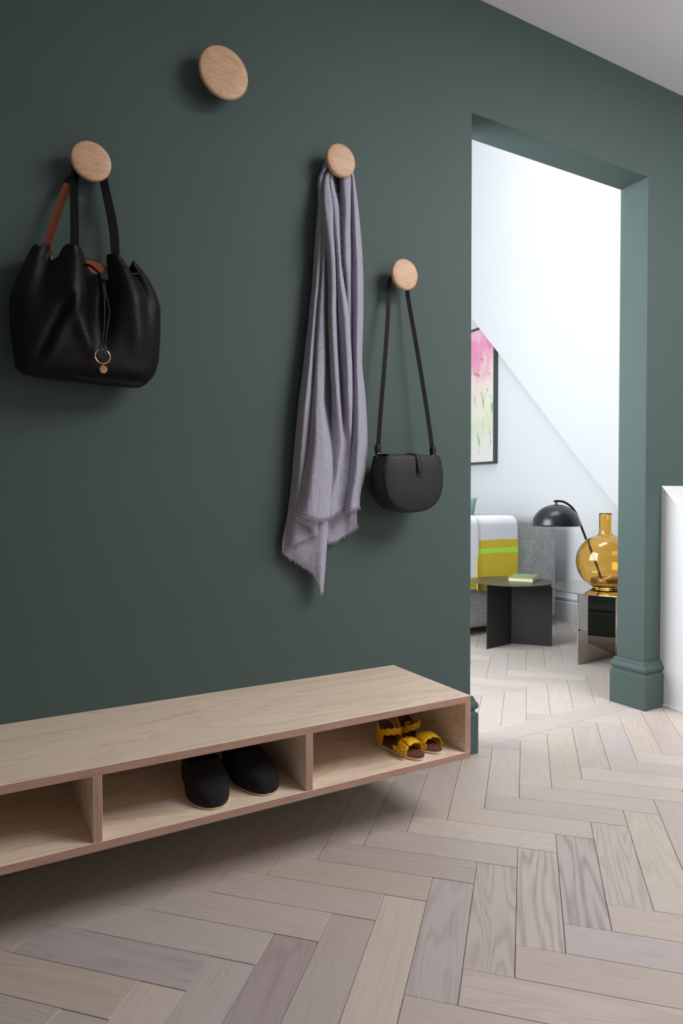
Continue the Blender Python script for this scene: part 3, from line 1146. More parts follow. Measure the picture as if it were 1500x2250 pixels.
# ------------------------------------------------------------------ scarf
scarf = thing('scarf', 'long lilac grey woven scarf with frayed hems draped in folds over a coat hook', 'scarf', (0.90, -0.04, 1.77))
A1 = [
  [ (0.896,-0.022,1.793), (0.903,-0.025,1.793), (0.911,-0.022,1.797), (0.918,-0.020,1.799) ],
  [ (0.863,-0.024,1.728), (0.865,-0.035,1.724), (0.878,-0.028,1.730), (0.882,-0.032,1.729) ],
  [ (0.863,-0.022,1.654), (0.860,-0.035,1.648), (0.862,-0.040,1.647), (0.870,-0.044,1.647) ],
  [ (0.855,-0.020,1.578), (0.853,-0.040,1.570), (0.861,-0.045,1.570), (0.876,-0.035,1.576) ],
  [ (0.849,-0.020,1.501), (0.848,-0.045,1.493), (0.860,-0.045,1.496), (0.883,-0.030,1.504) ],
  [ (0.845,-0.020,1.438), (0.842,-0.050,1.429), (0.860,-0.040,1.435), (0.882,-0.030,1.441) ],
  [ (0.833,-0.020,1.336), (0.832,-0.050,1.329), (0.851,-0.040,1.334), (0.876,-0.030,1.339) ],
  [ (0.816,-0.020,1.209), (0.817,-0.055,1.203), (0.842,-0.040,1.208), (0.867,-0.030,1.212) ],
  [ (0.802,-0.020,1.107), (0.803,-0.060,1.102), (0.834,-0.045,1.107), (0.861,-0.030,1.110) ],
  [ (0.790,-0.020,0.994), (0.793,-0.060,0.991), (0.820,-0.050,0.993), (0.856,-0.035,0.996) ],
  [ (0.773,-0.020,0.844), (0.782,-0.055,0.844), (0.812,-0.050,0.844), (0.853,-0.040,0.844) ],
  [ (0.749,-0.020,0.695), (0.773,-0.045,0.695), (0.808,-0.050,0.694), (0.852,-0.045,0.692) ],
]
A2 = [
  [ (0.861,-0.040,1.647), (0.865,-0.053,1.642), (0.876,-0.055,1.644), (0.885,-0.057,1.645), (0.895,-0.048,1.650), (0.902,-0.040,1.655) ],
  [ (0.863,-0.040,1.572), (0.865,-0.055,1.568), (0.874,-0.060,1.568), (0.882,-0.065,1.567), (0.892,-0.055,1.573), (0.902,-0.045,1.578) ],
  [ (0.860,-0.040,1.497), (0.858,-0.060,1.491), (0.866,-0.055,1.494), (0.881,-0.035,1.502), (0.891,-0.030,1.506), (0.898,-0.030,1.507) ],
  [ (0.858,-0.042,1.434), (0.855,-0.058,1.429), (0.863,-0.056,1.431), (0.878,-0.035,1.439), (0.889,-0.028,1.443), (0.895,-0.030,1.443) ],
  [ (0.847,-0.045,1.332), (0.846,-0.060,1.328), (0.859,-0.060,1.330), (0.879,-0.035,1.338), (0.890,-0.028,1.341), (0.897,-0.030,1.342) ],
  [ (0.837,-0.048,1.206), (0.836,-0.066,1.203), (0.857,-0.064,1.205), (0.879,-0.035,1.212), (0.893,-0.028,1.215), (0.902,-0.030,1.215) ],
  [ (0.827,-0.052,1.105), (0.828,-0.075,1.102), (0.849,-0.072,1.104), (0.871,-0.045,1.109), (0.892,-0.032,1.112), (0.905,-0.035,1.113) ],
  [ (0.815,-0.055,0.993), (0.819,-0.085,0.991), (0.846,-0.085,0.992), (0.882,-0.055,0.995), (0.905,-0.045,0.997), (0.920,-0.050,0.997) ],
  [ (0.798,-0.060,0.918), (0.810,-0.090,0.917), (0.841,-0.090,0.918), (0.880,-0.065,0.919), (0.899,-0.055,0.920), (0.912,-0.050,0.920) ],
  [ (0.783,-0.060,0.844), (0.798,-0.092,0.844), (0.830,-0.092,0.844), (0.853,-0.080,0.844), (0.868,-0.070,0.844), (0.884,-0.060,0.844) ],
  [ (0.767,-0.060,0.777), (0.784,-0.088,0.777), (0.810,-0.095,0.777), (0.833,-0.090,0.776), (0.853,-0.080,0.775), (0.871,-0.070,0.775) ],
]
B = [
  [ (0.918,-0.025,1.797), (0.920,-0.029,1.796), (0.921,-0.032,1.795), (0.924,-0.032,1.795), (0.926,-0.032,1.796), (0.927,-0.032,1.796), (0.930,-0.030,1.798), (0.932,-0.029,1.799), (0.935,-0.025,1.801) ],
  [ (0.875,-0.032,1.728), (0.874,-0.042,1.723), (0.878,-0.046,1.722), (0.885,-0.043,1.725), (0.890,-0.038,1.728), (0.891,-0.042,1.727), (0.895,-0.041,1.728), (0.902,-0.035,1.732), (0.907,-0.028,1.737) ],
  [ (0.864,-0.040,1.647), (0.861,-0.060,1.639), (0.869,-0.066,1.638), (0.882,-0.066,1.641), (0.892,-0.053,1.648), (0.894,-0.057,1.647), (0.900,-0.057,1.648), (0.908,-0.053,1.652), (0.917,-0.040,1.658) ],
  [ (0.865,-0.050,1.569), (0.861,-0.070,1.562), (0.866,-0.080,1.559), (0.878,-0.078,1.562), (0.891,-0.060,1.571), (0.890,-0.070,1.567), (0.894,-0.075,1.566), (0.903,-0.070,1.570), (0.914,-0.050,1.579) ],
  [ (0.876,-0.045,1.498), (0.868,-0.070,1.489), (0.872,-0.082,1.486), (0.883,-0.080,1.489), (0.899,-0.055,1.499), (0.895,-0.070,1.494), (0.897,-0.080,1.491), (0.907,-0.070,1.496), (0.918,-0.050,1.504) ],
  [ (0.880,-0.045,1.436), (0.871,-0.070,1.428), (0.874,-0.082,1.425), (0.885,-0.080,1.427), (0.901,-0.055,1.437), (0.895,-0.072,1.431), (0.898,-0.085,1.428), (0.913,-0.075,1.433), (0.927,-0.050,1.442) ],
  [ (0.880,-0.045,1.336), (0.871,-0.070,1.329), (0.872,-0.085,1.326), (0.885,-0.080,1.329), (0.905,-0.052,1.338), (0.902,-0.070,1.333), (0.908,-0.090,1.329), (0.928,-0.080,1.334), (0.944,-0.050,1.343) ],
  [ (0.885,-0.045,1.211), (0.876,-0.070,1.206), (0.878,-0.085,1.203), (0.890,-0.080,1.205), (0.913,-0.050,1.213), (0.913,-0.068,1.210), (0.915,-0.092,1.206), (0.936,-0.080,1.210), (0.953,-0.050,1.217) ],
  [ (0.892,-0.045,1.111), (0.883,-0.070,1.107), (0.885,-0.085,1.105), (0.897,-0.080,1.106), (0.920,-0.050,1.112), (0.919,-0.068,1.109), (0.919,-0.090,1.107), (0.938,-0.078,1.110), (0.953,-0.050,1.114) ],
  [ (0.885,-0.050,0.996), (0.890,-0.060,0.995), (0.896,-0.070,0.995), (0.907,-0.075,0.995), (0.923,-0.055,0.997), (0.933,-0.050,0.998), (0.939,-0.055,0.998), (0.945,-0.060,0.997), (0.957,-0.045,0.999) ],
  [ (0.882,-0.050,0.920), (0.887,-0.060,0.919), (0.892,-0.068,0.919), (0.900,-0.070,0.919), (0.920,-0.050,0.920), (0.931,-0.048,0.921), (0.938,-0.052,0.921), (0.945,-0.055,0.921), (0.957,-0.045,0.921) ],
  [ (0.869,-0.050,0.844), (0.873,-0.055,0.844), (0.878,-0.060,0.844), (0.884,-0.062,0.844), (0.901,-0.052,0.844), (0.915,-0.050,0.844), (0.926,-0.052,0.844), (0.934,-0.055,0.844), (0.949,-0.045,0.844) ],
  [ (0.864,-0.050,0.778), (0.869,-0.055,0.778), (0.875,-0.060,0.778), (0.882,-0.062,0.778), (0.896,-0.055,0.778), (0.906,-0.055,0.777), (0.917,-0.055,0.777), (0.927,-0.055,0.777), (0.942,-0.045,0.776) ],
]
C = [
  [ (0.938,-0.025,1.802), (0.942,-0.029,1.801), (0.950,-0.025,1.805), (0.953,-0.029,1.804), (0.957,-0.029,1.805), (0.966,-0.022,1.810) ],
  [ (0.932,-0.020,1.746), (0.942,-0.032,1.743), (0.960,-0.029,1.748), (0.969,-0.024,1.753), (0.970,-0.029,1.750), (0.980,-0.020,1.757) ],
  [ (0.929,-0.026,1.666), (0.934,-0.051,1.658), (0.953,-0.044,1.664), (0.963,-0.031,1.672), (0.965,-0.048,1.665), (0.988,-0.026,1.679) ],
  [ (0.925,-0.030,1.588), (0.928,-0.058,1.579), (0.949,-0.050,1.585), (0.961,-0.035,1.593), (0.964,-0.058,1.585), (0.995,-0.030,1.601) ],
  [ (0.928,-0.030,1.512), (0.931,-0.055,1.505), (0.950,-0.050,1.510), (0.962,-0.035,1.516), (0.967,-0.060,1.509), (1.001,-0.030,1.524) ],
  [ (0.935,-0.030,1.449), (0.938,-0.050,1.444), (0.948,-0.052,1.445), (0.960,-0.035,1.452), (0.967,-0.062,1.445), (1.004,-0.030,1.460) ],
  [ (0.939,-0.030,1.347), (0.944,-0.045,1.344), (0.953,-0.045,1.346), (0.962,-0.035,1.349), (0.964,-0.065,1.342), (1.003,-0.030,1.355) ],
  [ (0.947,-0.030,1.219), (0.953,-0.040,1.218), (0.957,-0.040,1.219), (0.959,-0.045,1.218), (0.960,-0.070,1.214), (1.000,-0.030,1.225) ],
  [ (0.946,-0.030,1.116), (0.953,-0.040,1.115), (0.957,-0.040,1.116), (0.956,-0.050,1.114), (0.963,-0.075,1.112), (1.012,-0.030,1.121) ],
  [ (0.942,-0.030,0.999), (0.946,-0.045,0.999), (0.954,-0.045,0.999), (0.950,-0.060,0.998), (0.960,-0.080,0.997), (1.018,-0.030,1.002) ],
  [ (0.939,-0.030,0.922), (0.942,-0.045,0.921), (0.949,-0.045,0.921), (0.945,-0.060,0.921), (0.957,-0.080,0.920), (1.012,-0.030,0.923) ],
  [ (0.934,-0.030,0.844), (0.933,-0.045,0.844), (0.939,-0.045,0.844), (0.932,-0.065,0.844), (0.944,-0.080,0.844), (0.990,-0.035,0.844) ],
  [ (0.928,-0.035,0.805), (0.928,-0.045,0.805), (0.931,-0.045,0.805), (0.924,-0.065,0.805), (0.939,-0.080,0.805), (0.982,-0.045,0.804) ],
]
Dd = [
  [ (0.779,-0.020,0.881), (0.801,-0.030,0.881), (0.839,-0.040,0.882), (0.864,-0.045,0.882), (0.890,-0.030,0.882) ],
  [ (0.766,-0.020,0.794), (0.794,-0.030,0.794), (0.836,-0.045,0.794), (0.862,-0.055,0.793), (0.890,-0.030,0.792) ],
  [ (0.749,-0.020,0.695), (0.785,-0.035,0.694), (0.828,-0.045,0.693), (0.856,-0.055,0.693), (0.882,-0.030,0.690) ],
  [ (0.798,-0.020,0.623), (0.822,-0.030,0.623), (0.840,-0.042,0.623), (0.855,-0.050,0.623), (0.876,-0.030,0.619) ],
  [ (0.837,-0.025,0.574), (0.843,-0.030,0.574), (0.850,-0.035,0.574), (0.858,-0.040,0.574), (0.870,-0.030,0.572) ],
]
Ee = [
  [ (0.870,-0.020,0.882), (0.901,-0.030,0.882), (0.941,-0.025,0.883), (0.969,-0.030,0.883), (0.997,-0.020,0.883) ],
  [ (0.880,-0.020,0.805), (0.911,-0.025,0.805), (0.944,-0.020,0.804), (0.961,-0.030,0.804), (0.982,-0.030,0.804) ],
  [ (0.886,-0.020,0.753), (0.913,-0.022,0.753), (0.945,-0.018,0.752), (0.964,-0.025,0.752), (0.984,-0.030,0.751) ],
  [ (0.892,-0.020,0.709), (0.913,-0.022,0.709), (0.940,-0.018,0.707), (0.967,-0.020,0.707), (0.985,-0.030,0.707) ],
]



def cloth_rows(secs, ns, nt, zb=None):
    """secs: sections from top to bottom, each a list of (x,y,z) across"""
    cols = []
    for s in secs:
        cols.append(spline(s, ns))
    rows = []
    m = len(cols) - 1
    # parametrise by mean height so folds run straight
    zs = [sum(p.z for p in c) / len(c) for c in cols]
    for j in range(nt + 1):
        z = zs[0] + (zs[-1] - zs[0]) * j / nt
        k = 0
        while k < m - 1 and zs[k + 1] > z:
            k += 1
        u = (z - zs[k]) / (zs[k + 1] - zs[k])
        c0, c1, c2, c3 = cols[max(k - 1, 0)], cols[k], cols[k + 1], cols[min(k + 2, m)]
        row = []
        for i in range(ns):
            lin = c1[i].lerp(c2[i], u)
            cu = cr(c0[i], c1[i], c2[i], c3[i], u)
            row.append(lin.lerp(cu, .7))
        rows.append(row)
    return rows


def fringe_along(pts, outdir, n, length, parent, mat, seed=1):
    rnd = random.Random(seed)
    g = G()
    P = spline(pts, n)
    for i, p in enumerate(P):
        d = Vector(outdir) + Vector((rnd.uniform(-.5, .5), rnd.uniform(-.35, .25), rnd.uniform(-.2, .2)))
        d = d.normalized() * length * rnd.uniform(.6, 1.2)
        w = Vector((0.0007, -0.0003, 0.0003))
        q = p + Vector((rnd.uniform(-.0006, .0006), -0.001, .001))
        mid = q + d * .5 + Vector((rnd.uniform(-.0012, .0012), rnd.uniform(-.001, .001), 0))
        g.add([q - w, q + w, mid + w * .8, mid - w * .8, q + d], [(0, 1, 2, 3), (3, 2, 4)])
    o = g.mk('fringe', mat, parent)
    o['kind'] = 'stuff'
    return o


def drape(secs, ns, nt, hem, wrinkle=0.0018, seed=0, fr=(0, -.2, -1), fn=90, side=None):
    rows = cloth_rows(secs, ns, nt)
    # trim the lower edge to the hem: hem(s) gives the height where column s ends
    nt_ = len(rows) - 1
    out = []
    for i in range(ns):
        col = [rows[j][i] for j in range(nt_ + 1)]
        zt, ze = col[0].z, hem(i / (ns - 1))
        newc = []
        for j in range(nt_ + 1):
            z = zt + (ze - zt) * j / nt_
            k = 0
            while k < nt_ - 1 and col[k + 1].z > z:
                k += 1
            a, b = col[k], col[k + 1]
            u = (z - a.z) / (b.z - a.z) if abs(b.z - a.z) > 1e-9 else 0
            u = max(-3.0, min(2.5, u))
            newc.append(a.lerp(b, u))
        out.append(newc)
    R = []
    for j in range(nt_ + 1):
        row = []
        for i in range(ns):
            p = out[i][j].copy()
            nz = noise.noise(Vector((p.x * 38 + seed, p.z * 5.5, seed)))
            nz2 = noise.noise(Vector((p.x * 110 + seed, p.z * 14, seed + 5)))
            p.y -= wrinkle * (nz * 1.6 + nz2 * .6)
            row.append(p)
        R.append(row)
    o = G().grid(R).mk('drape', SCARF, scarf, True)
    solid(o, 0.0012, 0)
    if fn:
        fringe_along([tuple(p) for p in R[-1]][::max(1, ns // 12)] + [tuple(R[-1][-1])], fr, fn, 0.010, o, SCARF, seed)
    if side:
        fringe_along([tuple(R[j][-1]) for j in range(side[0], side[1], 6)], (1, -.3, -.4), side[2], 0.008, o, SCARF, seed + 9)
    return o


def tabf(tab):
    return lambda s: interp(tab, s)


drape(A1, 40, 160, tabf([(0, .695), (.35, .712), (.7, .728), (1, .742)]), .0020, 1)
drape(A2, 60, 130, tabf([(0, .797), (.25, .789), (.5, .781), (.75, .782), (1, .787)]), .0016, 3)
drape(B, 70, 160, tabf([(0, .785), (.35, .786), (.6, .800), (.78, .806), (1, .806)]), .0014, 5, side=(6, 60, 60))
drape(C, 50, 160, tabf([(0, .806), (.5, .806), (.62, .800), (.7, .806), (.85, .808), (1, .812)]), .0014, 7)
drape(Dd, 40, 60, tabf([(0, .690), (.25, .652), (.5, .622), (.72, .592), (.75, .574), (.9, .572), (1, .582)]), .0012, 9, (-.3, -.2, -1), 110)
drape(Ee, 40, 60, tabf([(0, .712), (.3, .716), (.6, .735), (1, .757)]), .0012, 11)
# small curled corner under the front hem
cur = [[(0.770, -.055, .792), (0.790, -.070, .790), (0.812, -.078, .785), (0.838, -.070, .782)],
       [(0.781, -.052, .776), (0.800, -.066, .772), (0.820, -.070, .768), (0.838, -.064, .766)],
       [(0.797, -.050, .758), (0.812, -.060, .756), (0.826, -.064, .752), (0.838, -.060, .750)],
       [(0.824, -.050, .740), (0.829, -.055, .738), (0.834, -.058, .734), (0.839, -.056, .730)]]
drape(cur, 20, 24, tabf([(0, .775), (.4, .758), (.8, .740), (1, .727)]), .0010, 13, (-.3, -.2, -1), 40)
# band of cloth gathered over the stem, tying both bunches together
g = G()
for k, yy in enumerate((-.012, -.019, -.026, -.033)):
    g.tube(spline([(0.874 - .002 * k, yy - .006, 1.738), (0.882, yy - .004, 1.758), (0.898, yy, 1.786), (0.918, yy, 1.796), (0.932, yy, 1.790), (0.941, yy, 1.775), (0.943, yy, 1.760)], 40),
           [0.0015 + 0.0045 * sin(pi * i / 39) ** .5 for i in range(40)], 12)
g.mk('gathered_fold', SCARF, scarf, True)

# ------------------------------------------------------------------ slippers
ZS = ZB - BH + TK


def foot_outline(L, w, n=64, lr=1):
    """sole outline, toe towards -y, heel at +y; lr mirrors the big toe side"""
    pts = []
    for i in range(n):
        a = 2 * pi * i / n
        y = -cos(a)            # -1 toe .. 1 heel
        s = sin(a)
        half = sqrt(max(0, 1 - abs(y) ** 2.6))
        wy = 0.5 * (0.985 - 0.17 * smoothstep(-.5, .9, y) - 0.10 * math.exp(-((y - .15) / .35) ** 2))
        lean = lr * 0.05 * math.exp(-((y + .75) / .5) ** 2)
        x = (half * wy * (1 if s >= 0 else -1) + lean)
        pts.append((x * w, y * L / 2))
    return pts


def slipper(label, loc, rz, lr):
    t = thing('slipper', label, 'slipper', loc, rz, 'pair of black slippers in the middle compartment')
    L, w = 0.250, 0.101
    out = foot_outline(L, w, 72, lr)
    g = G()
    g.prism([(x * 1.01, y * 1.004) for x, y in out], 2, 0.0, 0.0055)
    so = g.mk('sole', RUBBER_TAN, t, False, True)
    bevel(so, .0015, 2)

    def half(y, z):
        u = y / (L / 2)
        hf = sqrt(max(0, 1 - abs(u) ** 2.6))
        wy = 0.5 * (0.985 - 0.17 * smoothstep(-.5, .9, u) - 0.10 * math.exp(-((u - .15) / .35) ** 2))
        return hf * wy * w, lr * 0.05 * math.exp(-((u + .75) / .5) ** 2) * w

    def height(u):
        return interp([(-1, .0), (-.985, .016), (-.94, .027), (-.85, .037), (-.65, .047), (-.4, .056), (-.15, .066), (0.05, .074), (.3, .070), (.6, .066), (.85, .070), (.96, .066), (1.0, .0)], u)
    n1, n2 = 72, 36
    rows, keep = [], []
    for i in range(n1 + 1):
        u = -cos(pi * i / n1)
        y = u * L / 2 * .995
        hw, ln = half(y, 0)
        h = height(u)
        row = []
        for k in range(n2 + 1):
            a = pi * k / n2
            c = cos(a)
            x = hw * (abs(c) ** .62) * (1 if c > 0 else -1)
            z = h * sin(a) ** .62
            if u > .9:
                x *= 1.0
            row.append((x + ln * (1 - .3 * sin(a)), y, .005 + z))
        rows.append(row)
    g = G()
    v = [p for r in rows for p in r]
    f = []
    for i in range(n1):
        for k in range(n2):
            u = -cos(pi * (i + .5) / n1)
            a = abs((k + .5) / n2 - .5) * 2
            # foot opening behind the throat
            if u > -.22 and u < .93:
                lim = .58 * min(1.0, sqrt(max(0, (u + .22) / .22)))
                if a < lim * (1 if u < .8 else sqrt(max(0, (.93 - u) / .13))):
                    continue
            f.append((i * (n2 + 1) + k, i * (n2 + 1) + k + 1, (i + 1) * (n2 + 1) + k + 1, (i + 1) * (n2 + 1) + k))
    up = mk('upper', v, f, NAVY_FELT, t, True, True)
    weld(up, 1e-4)
    so2 = solid(up, .003, -1)
    # lining: the same shell drawn in slightly
    vi = [(p[0] * .935, p[1] * .965, .005 + (p[2] - .005) * .955) for p in v]
    li = mk('lining', vi, f, RED_LINING, t, True, True)
    weld(li, 1e-4)
    g = G().prism([(x * .93, y * .95) for x, y in out], 2, 0.0056, 0.0085)
    g.mk('insole', RED_LINING, t, False, True)
    # seam along the vamp and rim piping
    rim = []
    for i in range(25):
        u = .88 - (.88 + .21) * i / 24
        a = .58 * min(1.0, sqrt(max(0, (u + .22) / .22)))
        rim.append((u, a))
    left, right_ = [], []
    for u, a in rim:
        y = u * L / 2
        hw, ln = half(y, 0)
        h = height(u)
        for sgn, L_ in ((1, right_), (-1, left)):
            th = pi / 2 - sgn * a * pi / 2
            c = cos(th)
            x = hw * abs(c) ** .62 * (1 if c > 0 else -1)
            L_.append((x + ln, y, .0055 + h * sin(th) ** .62))
    G().tube(left + right_[::-1], .0016, 8).mk('rim_piping', NAVY_FELT, t, True, True)
    return t


slipper('left one of the two black suede slippers in the middle compartment of the bench', (0.463, -0.2185, ZS), radians(-4), -1)
slipper('right one of the two black suede slippers in the middle compartment, nearer the divider', (0.570, -0.2120, ZS), radians(0), 1)

# ------------------------------------------------------------------ yellow sandals
def sandal(label, loc, rz, lr, tabbed):
    t = thing('sandal', label, 'sandal', loc, rz, 'pair of small yellow sandals in the right compartment')
    L, w = 0.172, 0.062
    out = foot_outline(L, w, 72, lr)
    # cream outsole with a small heel block
    g = G()
    g.prism([(x, y) for x, y in out], 2, 0.0025, 0.0075)
    hb = [(x, y) for x, y in out if y > 0.022]
    g.prism([(x * .985, y * .99) for x, y in hb], 2, 0.0, 0.0030)
    tb_ = [(x * .96, y * .97) for x, y in out if y < 0.0]
    g.prism(tb_, 2, 0.0003, 0.0030)
    o = g.mk('outsole', CREAM, t, False, True)
    o = G().prism([(x * 1.0, y * .998) for x, y in out], 2, 0.0078, 0.0105).mk('welt', BROWN, t, False, True)
    o = G().prism([(x * .93, y * .975) for x, y in out], 2, 0.0106, 0.0128).mk('footbed', BROWN, t, False, True)
    # running stitches round the edge
    g = G()
    for i in range(0, 72):
        a, b = Vector((*out[i], 0)), Vector((*out[(i + 1) % 72], 0))
        if (b - a).length < 1e-4:
            continue
        p, q = a.lerp(b, .2) * .965, a.lerp(b, .7) * .965
        d = (q - p).normalized()
        s_ = Vector((-d.y, d.x, 0)) * .0005
        z0, z1 = .0104, .0112
        g.add([(p + s_).to_tuple()[:2] + (z0,), (q + s_).to_tuple()[:2] + (z0,), (q - s_).to_tuple()[:2] + (z0,), (p - s_).to_tuple()[:2] + (z0,),
               (p + s_).to_tuple()[:2] + (z1,), (q + s_).to_tuple()[:2] + (z1,), (q - s_).to_tuple()[:2] + (z1,), (p - s_).to_tuple()[:2] + (z1,)],
              [(4, 5, 6, 7), (0, 1, 5, 4), (1, 2, 6, 5), (2, 3, 7, 6), (3, 0, 4, 7)])
    o = g.mk('stitching', STITCH, t, False, True)
    o['kind'] = 'stuff'

    def band(name, y0, y1, h, hw, mat, a0=0.0, a1=pi, skew=0.0, lift=0.0, z0=.011, scal=.0034, ns=180, freq=6, dz=0.0, yy=None, th=.0018):
        rows = []
        for j in range(7):
            v = j / 6
            row = []
            for i in range(ns + 1):
                a = a0 + (a1 - a0) * i / ns
                c = cos(a)
                x = hw * abs(c) ** .8 * (1 if c > 0 else -1)
                z = z0 + h * sin(a) ** .75 + lift * (v - .5) + dz * c
                ya, yb_ = y0, y1
                wv = abs(sin(a * freq)) * scal
                y = ya + (yb_ - ya) * v + skew * c
                y += -wv * (1 - v) + wv * v if True else 0
                row.append((x, y, z - .004 * (abs(v - .5) * 2) ** 2))
            rows.append(row)
        o = G().grid(rows).mk(name, mat, t, True, True)
        solid(o, th, 0)
        return o
    band('toe_strap', -.054, -.022, .030, .0295, YELLOW, .0, pi, skew=.004 * lr, lift=.006)
    if tabbed:
        band('strap_tab', -.057, -.031, .0325, .0315, YELLOW, .25, 2.1, skew=.004, lift=.005, freq=6)
    # side petals where the strap meets the sole, outer side
    for k, (yy, zz) in enumerate(((-.058, .0125), (-.044, .0125), (-.031, .0125), (-.019, .0125))):
        g = G()
        pts = []
        for i in range(13):
            a = pi * i / 12
            pts.append((yy + .0062 * cos(a), .021 - .0105 * sin(a)))
        pts += [(yy - .0062, .026), (yy + .0062, .026)]
        o = g.prism(pts, 0, -.0322, -.0306).mk('strap_petal', YELLOW, t, False, True)
    # ankle strap in front, heel counter behind
    rows = []
    for j in range(5):
        v = j / 4
        row = []
        for i in range(161):
            a = -1.15 + (pi + 2.3) * i / 160        # from one side, round the front, to the other
            c, s_ = cos(a), sin(a)
            x = .0275 * c
            y = .036 - .034 * s_
            z = .031 + .012 * s_ + (.0130 * v) + .005 * c * lr * -1
            wv = abs(sin(a * 5.5)) * .0032
            z += wv * (1 if v > .5 else -1) * abs(v - .5) * 2
            row.append((x * (1 - .05 * v), y, z))
        rows.append(row)
    o = G().grid(rows).mk('ankle_strap', YELLOW, t, True, True)
    solid(o, .0018, 0)
    rows, rows_in = [], []
    for j in range(9):
        v = j / 8
        row, ri = [], []
        for i in range(49):
            a = -0.25 + (pi + .5) * i / 48
            c, s_ = cos(a), sin(a)
            top = .024 + .026 * smoothstep(-.3, .6, s_)
            x = .0262 * c * (1 - .06 * v)
            y = .046 + .036 * s_ - .003 * v
            z = .0105 + top * v
            row.append((x, y, z))
            ri.append((x * .95, y - .0012, z - .0004))
        rows.append(row)
        rows_in.append(ri)
    o = G().grid(rows).mk('heel_counter', YELLOW, t, True, True)
    solid(o, .0012, 0)
    o2 = G().grid(rows_in).mk('heel_lining', BROWN, t, True, True)
    G().tube(rows[-1], .0011, 8).mk('heel_rim', YELLOW, t, True, True)
    return t


sandal('left one of the two yellow sandals, with a scalloped tab over its toe strap', (0.970, -0.262, ZS), radians(7), 1, True)
sandal('right one of the two small yellow sandals, nearest the end panel of the bench', (1.040, -0.250, ZS), radians(7), -1, False)

# ------------------------------------------------------------------ picture in the sitting room
pic = thing('framed_painting', 'tall framed abstract painting in pink, cream and green on the white wall beyond the doorway', 'painting', (3.47, 2.6, 1.08))
FY0, FY1, FZ0, FZ1 = 2.112, 3.02, 1.088, 2.142
FX = 3.458


def prof_bar(name, x0, x1, y0, y1, z0, z1):
    return bevel(G().box(x0, x1, y0, y1, z0, z1).mk(name, FRAMEM, pic), .001, 1)


# stops under the sloping bulkhead
prof_bar('frame_side', FX, XW - .001, FY0, FY0 + .016, FZ0, FZ1)
prof_bar('frame_side', FX, XW - .001, FY1 - .016, FY1, FZ0, FZ1)
prof_bar('frame_bottom', FX, XW - .001, FY0 + .016, FY1 - .016, FZ0, FZ0 + .016)
prof_bar('frame_top', FX, XW - .001, FY0 + .016, FY1 - .016, FZ1 - .016, FZ1)
G().box(FX + .008, XW - .006, FY0 + .017, FY1 - .017, FZ0 + .017, FZ1 - .017).mk('canvas', PAINTING, pic)

# ------------------------------------------------------------------ sofa
SY0, SY1 = 1.385, 3.30
sofa = thing('sofa', 'grey felt sofa against the white wall beyond the doorway, seen from its arm end', 'sofa', (3.0, 2.3, 0.0))
SXR = 3.345


def cush(name, x0, x1, y0, y1, z0, z1, r, mat=GREYFELT, parent=None, seg=5):
    o = G().box(x0, x1, y0, y1, z0, z1).mk(name, mat, parent or sofa)
    bevel(o, r, seg)
    for p in o.data.polygons:
        p.use_smooth = True
    return o


cush('arm', 2.46, SXR, SY0, SY0 + .20, .045, .708, .045)
cush('arm', 2.46, SXR, SY1 - .20, SY1, .045, .708, .045)
cush('backrest', 3.10, SXR, SY0 + .21, SY1 - .21, .30, .705, .04)
cush('base', 2.48, 3.09, SY0 + .21, SY1 - .21, .05, .30, .02)
ym = (SY0 + SY1) / 2
cush('seat_cushion', 2.47, 3.09, SY0 + .21, ym - .003, .305, .44, .03)
cush('seat_cushion', 2.47, 3.09, ym + .003, SY1 - .21, .305, .44, .03)
for x in (2.54, 3.26):
    for y in (SY0 + .08, SY1 - .08):
        G().lathe([(.018, 0.0), (.022, .046)], (x, y, 0), 20).mk('leg', BLACKMET, sofa, True)

# sage cushion standing on the seat against the near arm
cu = thing('cushion', 'sage green cushion poking up over the back of the sofa arm at the doorway edge', 'cushion', (2.72, 1.72, .44))
g = G()
rows = []
NN = 24
for sgn in (1, -1):
    rows = []
    for j in range(NN + 1):
        row = []
        for i in range(NN + 1):
            a, b = i / NN * 2 - 1, j / NN * 2 - 1
            pin = 1 - .05 * (1 - abs(b) ** 2) * abs(a) ** 2
            pin2 = 1 - .05 * (1 - abs(a) ** 2) * abs(b) ** 2
            th = .055 * ((1 - a * a) * (1 - b * b)) ** .42
            row.append((a * .20 * pin, sgn * th, b * .20 * pin2))
        rows.append(row)
    g.grid(rows)
R = Matrix.Translation((2.688, 1.735, .6425)) @ Matrix.Rotation(radians(-22), 4, 'Z') @ Matrix.Rotation(radians(8), 4, 'X') @ Matrix.Rotation(radians(3), 4, 'Y')
g.v = [tuple(R @ Vector(v)) for v in g.v]
o = weld(g.mk('cover', CUSHION, cu, True), 1e-4)

# throw over the arm
thr = thing('throw_blanket', 'white and mustard striped throw with a lime line draped over the sofa arm', 'blanket', (2.8, SY0, .25))
TM1 = mat_throw('throw_main', [(0.0, srgb(176, 186, 70)), (0.02, srgb(226, 196, 34)), (0.2455, srgb(190, 250, 70)), (0.2770, srgb(226, 196, 34)), (0.3265, srgb(232, 232, 240))])
TM2 = mat_throw('throw_fold', [(0.0, srgb(232, 232, 236)), (0.045, srgb(206, 190, 20)), (0.105, srgb(232, 232, 240))])


